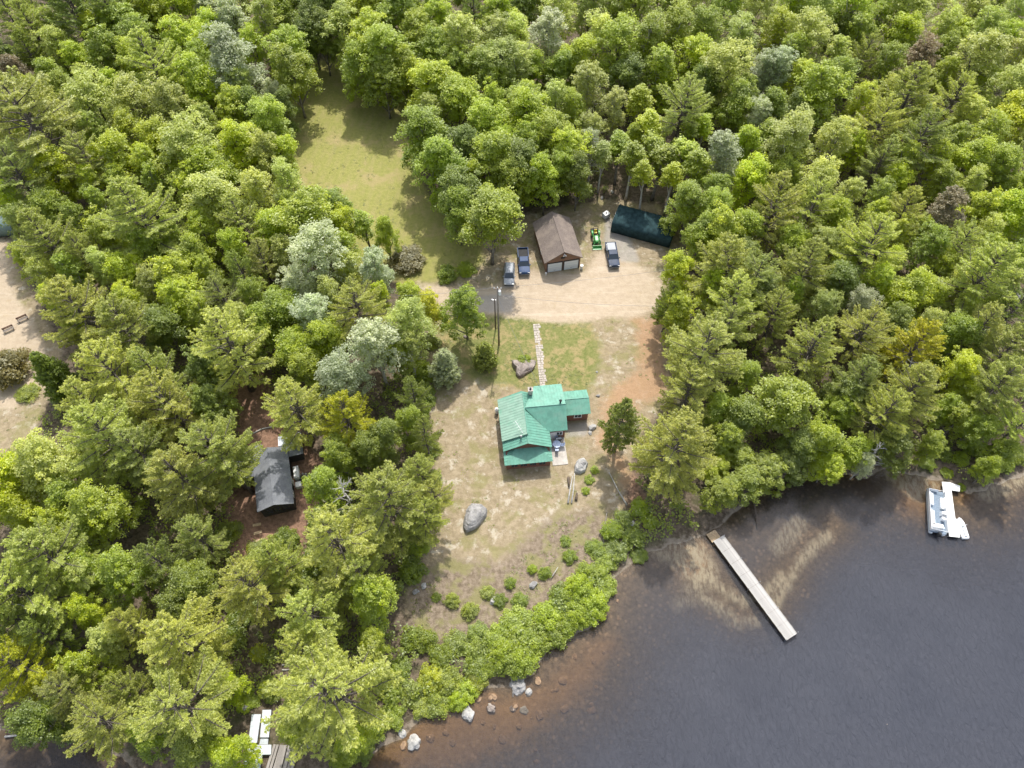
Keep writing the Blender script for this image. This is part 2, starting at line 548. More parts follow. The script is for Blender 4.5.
def ground_material():
    n = N('ground_cover')
    c = n.coord()
    n1 = n.noise(c, 0.35, 5, 0.6)
    n2 = n.noise(c, 1.6, 6, 0.65)
    n3 = n.noise(c, 7.0, 4, 0.7)
    n4 = n.noise(c, 0.12, 4, 0.6)
    wob = n.math('ADD', n.math('MULTIPLY', n.math('SUBTRACT', n1, 0.5), 5.0), n.math('MULTIPLY', n.math('SUBTRACT', n2, 0.5), 3.0))

    def mask(name, soft, amp):
        return n.step(n.math('ADD', n.attr(name), n.math('MULTIPLY', wob, amp)), -soft, soft)

    # forest floor
    base = n.mix(n.step(n2, 0.35, 0.65), (0.075, 0.058, 0.04), (0.165, 0.13, 0.095))
    base = n.mix(n.math('MULTIPLY', n.step(n3, 0.58, 0.72), 0.6), base, (0.27, 0.22, 0.17))
    base = n.mix(n.math('MULTIPLY', n.step(n1, 0.5, 0.65), 0.5), base, (0.06, 0.075, 0.025))
    # reddish needle litter
    red = n.mix(n.step(n2, 0.35, 0.65), (0.16, 0.095, 0.065), (0.28, 0.17, 0.115))
    red = n.mix(n.math('MULTIPLY', n.step(n3, 0.56, 0.68), 0.7), red, (0.38, 0.28, 0.21))
    base = n.mix(mask('needle', 1.3, 0.9), base, red)
    # dry yard
    dry = n.mix(n.step(n.noise(c, 1.1, 8, 0.7), 0.32, 0.68), (0.215, 0.171, 0.105), (0.33, 0.268, 0.178))
    dry = n.mix(n.math('MULTIPLY', n.step(n.noise(c, 0.5, 7, 0.7), 0.53, 0.63), 0.8), dry, (0.44, 0.392, 0.31))
    dry = n.mix(n.math('MULTIPLY', n.step(n.noise(c, 0.27, 6, 0.68), 0.48, 0.62), 0.6), dry, (0.20, 0.19, 0.07))
    dry = n.mix(n.math('MULTIPLY', n.step(n3, 0.57, 0.7), 0.55), dry, (0.21, 0.15, 0.095))
    base = n.mix(mask('yard', 0.8, 0.55), base, dry)
    base = n.mix(n.math('MULTIPLY', mask('needle', 1.3, 0.9), n.math('MULTIPLY', mask('yard', 0.8, 0.5), 0.85)), base, n.mix(n2, (0.29, 0.172, 0.095), (0.40, 0.26, 0.155)))
    # brushy slope
    br = n.mix(n.step(n2, 0.3, 0.7), (0.125, 0.095, 0.065), (0.27, 0.215, 0.16))
    br = n.mix(n.math('MULTIPLY', n.step(n1, 0.46, 0.6), 0.75), br, (0.20, 0.19, 0.075))
    br = n.mix(n.math('MULTIPLY', n.step(n3, 0.6, 0.7), 0.7), br, (0.42, 0.37, 0.29))
    base = n.mix(n.math('MULTIPLY', mask('brush', 1.2, 0.7), 0.95), base, br)
    # lawn
    gr = n.mix(n.step(n2, 0.3, 0.7), (0.13, 0.15, 0.045), (0.21, 0.205, 0.075))
    gr = n.mix(n.math('MULTIPLY', n.step(n.noise(c, 0.4, 6, 0.7), 0.46, 0.62), 0.75), gr, (0.32, 0.245, 0.125))
    gr = n.mix(n.math('MULTIPLY', n.step(n3, 0.55, 0.72), 0.4), gr, (0.12, 0.15, 0.04))
    base = n.mix(mask('lawn', 1.2, 0.9), base, gr)
    # mown meadow: mower passes run up the field
    mp = n.coord(rot=(0, 0, R(8)))
    sep = n.new('ShaderNodeSeparateXYZ')
    n.t.links.new(mp, sep.inputs[0])
    sx = n.math('ADD', sep.outputs[0], n.math('MULTIPLY', n1, 0.9))
    stripe = n.math('ADD', n.math('MULTIPLY', n.math('SINE', n.math('MULTIPLY', sx, 3.6)), 0.5), 0.5)
    me = n.mix(n.step(n2, 0.28, 0.72), (0.21, 0.215, 0.06), (0.28, 0.268, 0.085))
    me = n.mix(n.math('MULTIPLY', stripe, n.math('MULTIPLY', n.step(n1, 0.35, 0.6), 0.45)), me, (0.29, 0.255, 0.11))
    me = n.mix(n.math('MULTIPLY', n.step(n.noise(c, 0.16, 6, 0.66), 0.5, 0.64), 0.75), me, (0.32, 0.26, 0.125))
    me = n.mix(n.math('MULTIPLY', n.step(n.noise(c, 0.3, 3, 0.5), 0.68, 0.74), 0.6), me, (0.13, 0.12, 0.05))
    base = n.mix(mask('meadow', 0.9, 0.4), base, me)
    # sandy drive with wheel tracks
    sa = n.mix(n.step(n.noise(c, 0.8, 8, 0.72), 0.3, 0.7), (0.37, 0.295, 0.21), (0.44, 0.36, 0.265))
    sa = n.mix(n.math('MULTIPLY', n.step(n.noise(c, 12.0, 3, 0.7), 0.5, 0.7), 0.35), sa, (0.30, 0.24, 0.17))
    tr = n.coord(scale=(0.05, 0.55, 1))
    sa = n.mix(n.math('MULTIPLY', n.step(n.noise(tr, 1.6, 6, 0.7), 0.5, 0.66), 0.55), sa, (0.50, 0.42, 0.325))
    sa = n.mix(n.math('MULTIPLY', n.step(n.noise(c, 0.45, 6, 0.7), 0.56, 0.68), 0.5), sa, (0.36, 0.28, 0.17))
    base = n.mix(mask('sand', 0.8, 0.45), base, sa)
    gv = n.mix(n3, (0.24, 0.23, 0.22), (0.42, 0.41, 0.395))  # grey of the gravel and of the shade painted below the extension
    base = n.mix(n.math('MULTIPLY', mask('gravel_shade', 0.5, 0.2), 0.55), base, gv)
    # lake bed and the strip of shore
    bed = n.mix(n.step(n2, 0.3, 0.7), (0.115, 0.09, 0.065), (0.215, 0.168, 0.12))
    stones = n.voronoi(c, 1.3)
    bed = n.mix(n.math('MULTIPLY', n.math('SUBTRACT', 1.0, n.step(stones, 0.18, 0.42)), n.step(n1, 0.42, 0.6)), bed, n.mix(n3, (0.26, 0.19, 0.13), (0.42, 0.32, 0.22)))
    bed = n.mix(n.math('MULTIPLY', mask('orange', 1.8, 0.8), 0.5), bed, n.mix(n2, (0.30, 0.165, 0.06), (0.50, 0.31, 0.15)))
    bed = n.mix(n.math('MULTIPLY', mask('sandbar', 0.75, 0.36), n.math('ADD', 0.16, n.math('MULTIPLY', n.step(n.noise(n.coord(scale=(1, 0.35, 1), rot=(0, 0, R(35))), 1.9, 6, 0.7), 0.38, 0.6), 0.78))), bed, n.mix(n3, (0.42, 0.40, 0.32), (0.64, 0.60, 0.49)))
    lk = n.attr('lake')
    base = n.mix(n.step(n.math('ADD', lk, n.math('MULTIPLY', wob, 0.5)), -0.8, -0.1), base, n.mix(n2, (0.15, 0.12, 0.09), (0.30, 0.255, 0.20)))
    base = n.mix(n.step(lk, -0.3, 0.5), base, bed)
    n.principled(base, 0.95, bump=n.bump(n.math('ADD', n.math('MULTIPLY', n2, 1.0), n.math('MULTIPLY', n3, 0.6)), 0.55, 0.22), spec=0.15)
    return n.m


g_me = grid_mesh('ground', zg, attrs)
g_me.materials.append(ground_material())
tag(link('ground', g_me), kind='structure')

# the water: a sheet over the whole lake, clear at the edge, murky further out
keep_attr = {}
murk = 1 - np.exp(-np.clip(sd_lake - 0.5, 0, 60) / 8.0)
for pts, half, k in ([[(700, 575), (740, 600), (770, 600), (800, 550), (830, 525)], 4.0, 0.85], [[(890, 482), (930, 500), (980, 500)], 4.5, 0.75], [[(560, 680), (470, 740)], 8.0, 0.35]):
    d = -line_sd(P, [at(x, y, WZ) for x, y in pts], 0.0)
    murk = murk * (1 - k * np.exp(-(d / half) ** 2))


def water_material():
    n = N('lake_water')
    mk = n.attr('murk')
    c = n.coord()
    n1 = n.noise(c, 0.09, 5, 0.6)
    f = n.math('ADD', n.math('MULTIPLY', mk, 0.98), n.math('MULTIPLY', n.math('SUBTRACT', n1, 0.5), 0.35), clamp=True)
    w1 = n.noise(n.coord(scale=(1.0, 0.42, 1), rot=(0, 0, R(-38))), 2.1, 4, 0.6, 0.6)
    w2 = n.noise(n.coord(scale=(1.0, 0.5, 1), rot=(0, 0, R(25))), 1.0, 3, 0.5)
    bmp = n.bump(n.math('ADD', w1, n.math('MULTIPLY', w2, 0.7)), 1.0, 0.38)
    bmp2 = n.bump(w1, 0.12, 0.05)
    body = n.new('ShaderNodeBsdfDiffuse')
    n.put(body.inputs[0], n.mix(n1, (0.043, 0.048, 0.063), (0.060, 0.062, 0.074)))
    n.t.links.new(bmp, body.inputs['Normal'])
    clear = n.new('ShaderNodeBsdfTransparent')
    clear.inputs[0].default_value = (0.82, 0.77, 0.69, 1)
    mx = n.new('ShaderNodeMixShader')
    n.put(mx.inputs[0], n.math('MULTIPLY', n.math('ADD', f, 0.06, clamp=True), 0.96))
    n.t.links.new(clear.outputs[0], mx.inputs[1])
    n.t.links.new(body.outputs[0], mx.inputs[2])
    gl = n.new('ShaderNodeBsdfGlossy')
    gl.inputs['Roughness'].default_value = 0.22
    gl.inputs[0].default_value = (1, 1, 1, 1)
    n.t.links.new(bmp2, gl.inputs['Normal'])
    fr = n.new('ShaderNodeFresnel')
    fr.inputs[0].default_value = 1.33
    m2 = n.new('ShaderNodeMixShader')
    n.t.links.new(fr.outputs[0], m2.inputs[0])
    n.t.links.new(mx.outputs[0], m2.inputs[1])
    n.t.links.new(gl.outputs[0], m2.inputs[2])
    n.t.links.new(m2.outputs[0], n.out.inputs[0])
    return n.m


w_me = grid_mesh('lake_water', np.full(len(P), WZ), {'murk': np.clip(murk, 0, 1)})
bm = bmesh.new()
bm.from_mesh(w_me)
bm.verts.ensure_lookup_table()
bmesh.ops.delete(bm, geom=[v for v in bm.verts if sd_lake[v.index] < -1.2], context='VERTS')
bm.to_mesh(w_me)
bm.free()
w_me.materials.append(water_material())
tag(link('lake_water', w_me), kind='structure')

# ------------------------------------------------------------------ foliage meshes
rng = np.random.default_rng(11)


def leaf_mesh(name, cen, nrm, tan, ln, wd, tone):
    """diamond leaves: centre, normal, long axis, length, width"""
    nrm = nrm / np.maximum(1e-6, np.linalg.norm(nrm, axis=1, keepdims=True))
    tan = tan - nrm * (tan * nrm).sum(1, keepdims=True)
    tan = tan / np.maximum(1e-6, np.linalg.norm(tan, axis=1, keepdims=True))
    bi = np.cross(nrm, tan)
    a = tan * (ln / 2)[:, None]
    b = bi * (wd / 2)[:, None]
    co = np.stack([cen - a, cen + b - a * 0.1, cen + a, cen - b - a * 0.1], 1).reshape(-1, 3).astype(np.float32)
    m = len(cen)
    me = bpy.data.meshes.new(name)
    me.vertices.add(4 * m)
    me.vertices.foreach_set('co', co.ravel())
    me.loops.add(4 * m)
    me.loops.foreach_set('vertex_index', np.arange(4 * m, dtype=np.int32))
    me.polygons.add(m)
    me.polygons.foreach_set('loop_start', (np.arange(m) * 4).astype(np.int32))
    me.update(calc_edges=True)
    t = me.attributes.new('leaf_tone', 'FLOAT', 'FACE')
    t.data.foreach_set('value', tone.astype(np.float32))
    me.materials.append(M['leaf'])
    return me


def unit(n):
    d = rng.normal(size=(n, 3))
    return d / np.linalg.norm(d, axis=1, keepdims=True)


def clump_leaves(cen, rad, cnt, size, flat=0.75, up=0.55):
    """leaves over the upper shell of round clumps"""
    k = len(cen)
    idx = np.repeat(np.arange(k), cnt)
    d = unit(len(idx))
    d[:, 2] = np.where(d[:, 2] < -0.25, -d[:, 2], d[:, 2])
    r = rad[idx] * (0.4 + 0.6 * rng.random(len(idx)) ** 0.6 + 0.5 * rng.random(len(idx)) ** 5)
    p = cen[idx] + d * r[:, None] * np.array([1, 1, flat])
    nr = d * 0.55 + unit(len(idx)) * 0.7 + np.array([0, 0, up + 0.45])
    ln = size * (0.7 + 0.7 * rng.random(len(idx)))
    tone = np.clip(0.5 * rng.random(k)[idx] + 0.5 * rng.random(len(idx)), 0, 1)
    return p, nr, unit(len(idx)), ln, ln * 0.62, tone


def trunk_mesh(name, m, h, r0, limbs, lean=(0, 0), top=0.9):
    mb = MB()
    k = 7
    pts = []
    for i in range(k):
        t = i / (k - 1)
        pts.append((lean[0] * t * t + 0.12 * math.sin(3 * t + r0 * 9) * t, lean[1] * t * t + 0.1 * math.cos(4 * t) * t, h * top * t - 0.12))
    rad = [r0 * (1.25 if i == 0 else 1) * (1 - 0.86 * (i / (k - 1))) for i in range(k)]
    mb.tube(pts, rad, 7)
    for a, b, r in limbs:
        a, b = Vector(a), Vector(b)
        mid = a.lerp(b, 0.5) + Vector((0, 0, (b - a).length * -0.04))
        mb.tube([a, mid, b], [r, r * 0.65, r * 0.2], 5)
    me_o = mb.build(name, m, smooth=True)
    me = me_o.data
    bpy.data.objects.remove(me_o)
    return me


def axis_pt(h, z):
    return np.array([0, 0, z])


def broad_proto(h, w, nsub, nclump, cnt, size, base=0.15, pal='bark_grey', rc=0.07, slim=0.0):
    """a broadleaf crown: several limb masses of different height, clumps of leaves over each"""
    sc, sr = [np.array([rng.normal() * 0.03 * w, rng.normal() * 0.03 * w, h * 0.80])], [np.array([0.21 * w, 0.21 * w, 0.2 * h])]
    for i in range(nsub - 1):
        az = 2.4 * i + rng.normal() * 0.4
        z = base + 0.14 + (0.74 - base) * ((i + rng.random()) / (nsub - 1)) ** 0.9
        t = (z - base) / (1 - base)
        r = w * (0.19 + 0.09 * rng.random())
        rho = w * (0.20 + 0.13 * rng.random()) * (1 - 0.62 * t ** 1.4) * (1 - 0.4 * slim)
        sc.append(np.array([rho * math.cos(az), rho * math.sin(az), h * z]))
        sr.append(np.array([r, r, r * (1.0 + 0.4 * rng.random())]))
    sc, sr = np.array(sc), np.array(sr)
    which = rng.integers(0, nsub, nclump)
    d = unit(nclump)
    d[:, 2] = np.where(d[:, 2] < -0.55, -d[:, 2], d[:, 2])
    cen = sc[which] + d * sr[which] * (0.45 + 0.6 * rng.random(nclump) ** 0.5)[:, None]
    rad = w * rc * (0.65 + 0.9 * rng.random(nclump) ** 1.5)
    p, nr, tn, ln, wd, tone = clump_leaves(cen, rad, cnt, size, 0.8)
    sub_tone = rng.random(nsub)
    tone = np.clip(tone * 0.75 + 0.25 * np.repeat(sub_tone[which], cnt), 0, 1)
    cr = leaf_mesh('crown', p, nr, tn, ln, wd, tone)
    limbs = []
    for i in range(1, nsub):
        z0 = max(h * 0.12, sc[i, 2] - 0.22 * h - 0.5 * math.hypot(sc[i, 0], sc[i, 1]))
        limbs.append(((0, 0, z0), tuple(sc[i]), 0.05 + 0.012 * w))
    for i in rng.permutation(nclump)[:max(14, nclump // 5)]:
        limbs.append((tuple(sc[which[i]] * np.array([0.6, 0.6, 0.97])), tuple(cen[i]), 0.045))
    tk = trunk_mesh('trunk', M[pal], h, 0.0125 * h + 0.05, limbs)
    return dict(crown=cr, trunk=tk, h=h, w=w)


def pine_proto(h, w, base=0.28, whorl=0.95, per=6, gap=0.15, taper=0.75, dens=1.0, ragged=0.3):
    """a white-pine crown: tiers of ascending boughs carrying flat plumes of needle tufts"""
    P0, D0, W0 = [], [], []
    limbs = []
    z = h * base
    ph = 0.0
    while z < h * 0.985:
        t = (z / h - base) / (1 - base)
        rr = w / 2 * ((1 - t) ** taper) * (0.62 + 0.38 * min(1, t / 0.3)) + 0.25
        k = max(3, int(round(per * (1 - 0.35 * t) + rng.normal() * 0.7)))
        ph += 2.4
        for j in range(k):
            if rng.random() < gap:
                continue
            az = ph + 2 * math.pi * j / k + rng.normal() * 0.2
            L = rr * (1 - ragged + 2 * ragged * rng.random() ** 0.8)
            el = 0.04 + 0.85 * t + rng.normal() * 0.08
            ax = np.array([math.cos(az), math.sin(az), 0])
            sidev = np.array([-math.sin(az), math.cos(az), 0])
            z0 = z + rng.normal() * 0.12
            curve = 0.06 * L

            def bp(s):
                return np.array([0, 0, z0]) + ax * (L * s * math.cos(el)) + np.array([0, 0, L * s * math.sin(el) - curve * math.sin(math.pi * s) + 0.05 * L * s * s])

            limbs.append((tuple(bp(0)), tuple(bp(0.92)), 0.035 + 0.011 * L))
            ns = max(4, int(L / 0.26))
            for q in range(ns):
                s = 0.34 + 0.68 * (q + rng.random()) / ns
                root = bp(min(1.0, s))
                for sgn in (-1, 1):
                    Lb = (0.24 * L * (1.2 - s) + 0.26) * (0.65 + 0.6 * rng.random())
                    dv = ax * 0.66 + sidev * sgn * (0.78 + 0.2 * rng.normal()) + np.array([0, 0, 0.16 + 0.12 * rng.normal()])
                    dv /= np.linalg.norm(dv)
                    nt = max(2, int(Lb / 0.26 * dens))
                    for e in range(nt):
                        u = (e + 0.6) / nt
                        P0.append(root + dv * Lb * u + np.array([0, 0, 0.05 * u]))
                        D0.append(dv)
                        W0.append(u)
        z += whorl * (0.8 + 0.4 * rng.random()) * (1 - 0.35 * t)
    P0 = np.array(P0)
    D0 = np.array(D0)
    W0 = np.array(W0)
    per_t = 9
    idx = np.repeat(np.arange(len(P0)), per_t)
    tn = D0[idx] + unit(len(idx)) * 0.75 + np.array([0, 0, 0.28])
    tn /= np.linalg.norm(tn, axis=1, keepdims=True)
    ln = 0.23 + 0.17 * rng.random(len(idx))
    cen = P0[idx] + tn * (ln * 0.35)[:, None] + rng.normal(size=(len(idx), 3)) * 0.05
    tone = np.clip(0.35 * rng.random(len(idx)) + 0.35 * rng.random(len(P0))[idx] + 0.3 * W0[idx], 0, 1)
    nr = unit(len(idx)) * 0.8 + np.array([0, 0, 0.8])
    cr = leaf_mesh('crown', cen, nr, tn, ln, 0.065 + 0.05 * rng.random(len(idx)), tone)
    tk = trunk_mesh('trunk', M['bark_dark'], h, 0.019 * h + 0.06, limbs, top=0.97)
    return dict(crown=cr, trunk=tk, h=h, w=w)


def spruce_proto(h, w, dens=1.0):
    return pine_proto(h, w, base=0.05, whorl=0.34, per=8, gap=0.08, taper=0.85, dens=dens, ragged=0.32)


def bush_mesh(w, h, nclump, cnt, size):
    d = unit(nclump)
    d[:, 2] = np.abs(d[:, 2])
    r = (0.35 + 0.65 * rng.random(nclump) ** 0.6) * (0.8 + 0.25 * rng.random(nclump))
    cen = d * r[:, None] * np.array([w / 2, w / 2, h]) * 0.85
    cen[:, 2] += 0.05 * h
    p, nr, tn, ln, wd, tone = clump_leaves(cen, w * 0.10 * (0.6 + 0.9 * rng.random(nclump)), cnt, size, 0.9)
    p[:, 2] = np.maximum(p[:, 2], 0.03)
    return leaf_mesh('bush', p, nr, tn, ln, wd, tone)


PROTO = {
    'B': [broad_proto(13, 9, 8, 240, 68, 0.27), broad_proto(13, 9, 10, 260, 64, 0.26, rc=0.065), broad_proto(12, 9, 7, 220, 76, 0.28, rc=0.075), broad_proto(14, 9, 9, 250, 68, 0.26, base=0.1),
          broad_proto(12, 9, 11, 280, 60, 0.26, rc=0.06), broad_proto(13, 9, 6, 210, 76, 0.27, rc=0.078)],
    'A': [broad_proto(15, 8, 9, 250, 44, 0.23, base=0.2, pal='bark_pale', rc=0.062, slim=0.5), broad_proto(15, 8, 11, 280, 40, 0.22, base=0.16, pal='bark_pale', rc=0.058, slim=0.4),
          broad_proto(14, 8, 8, 240, 48, 0.23, base=0.18, pal='bark_grey', rc=0.066, slim=0.3), broad_proto(16, 8, 12, 290, 40, 0.22, base=0.2, pal='bark_pale', rc=0.058, slim=0.7)],
    'N': [broad_proto(14, 5, 6, 130, 44, 0.23, base=0.40, pal='bark_pale', rc=0.09, slim=0.8), broad_proto(14, 4.4, 7, 130, 42, 0.23, base=0.33, pal='bark_grey', rc=0.09, slim=0.8)],
    'P': [pine_proto(19, 11), pine_proto(20, 12, per=7, ragged=0.4, gap=0.2), pine_proto(18, 11, base=0.35, taper=0.62, ragged=0.36), pine_proto(17, 10, base=0.2, per=5, ragged=0.42, taper=0.7),
          pine_proto(21, 12, base=0.4, whorl=1.15, per=6, gap=0.2, ragged=0.45, taper=0.6)],
    'Q': [pine_proto(13, 6.2, base=0.2, whorl=0.7, per=6, ragged=0.4, taper=0.8)],
    'S': [spruce_proto(7, 4.2), spruce_proto(11, 4.6)],
}
BUSH = [bush_mesh(4, 1.9, 60, 110, 0.165), bush_mesh(4, 2.3, 70, 95, 0.16), bush_mesh(4, 1.6, 52, 115, 0.17), bush_mesh(4, 2.6, 66, 95, 0.165), bush_mesh(4, 2.0, 44, 115, 0.16)]


def dead_proto(h, r, seed):
    rd = random.Random(seed)
    limbs = []
    for i in range(26):
        z = h * (0.35 + 0.62 * rd.random())
        a = rd.random() * 6.28
        L = h * 0.22 * (1.15 - z / h) * (0.6 + 0.8 * rd.random()) + 0.5
        e = (math.cos(a) * L, math.sin(a) * L, z + L * (0.2 + 0.5 * rd.random()))
        limbs.append(((0, 0, z), e, 0.05 + 0.02 * rd.random()))
        for q in range(2):
            b = a + rd.uniform(-0.9, 0.9)
            s = 0.4 + 0.4 * rd.random()
            m0 = (e[0] * s, e[1] * s, z + (e[2] - z) * s)
            limbs.append((m0, (m0[0] + math.cos(b) * L * 0.45, m0[1] + math.sin(b) * L * 0.45, m0[2] + L * 0.2), 0.03))
    return trunk_mesh('dead_tree', M['dead'], h, r, limbs)


TONE = {  # leaf colours of the kinds of tree
    'lime': (0.490, 0.565, 0.034), 'bright': (0.560, 0.650, 0.024), 'mid': (0.390, 0.470, 0.042), 'dark': (0.260, 0.325, 0.040), 'sage': (0.500, 0.550, 0.135),
    'silver': (0.540, 0.580, 0.370), 'pale': (0.560, 0.610, 0.130), 'yellow': (0.640, 0.640, 0.045), 'brown': (0.330, 0.260, 0.140),
    'gold': (0.545, 0.575, 0.155), 'grey': (0.510, 0.545, 0.175), 'deep': (0.345, 0.405, 0.090), 'blue': (0.600, 0.660, 0.440),
}
WORDS = {'lime': 'fresh green', 'bright': 'bright lime', 'mid': 'mid green', 'dark': 'dark green', 'sage': 'dull sage', 'silver': 'silvery pale', 'pale': 'pale green', 'yellow': 'yellowish',
         'brown': 'brownish', 'gold': 'yellow-green', 'grey': 'grey-green', 'deep': 'deep green', 'blue': 'blue-grey'}
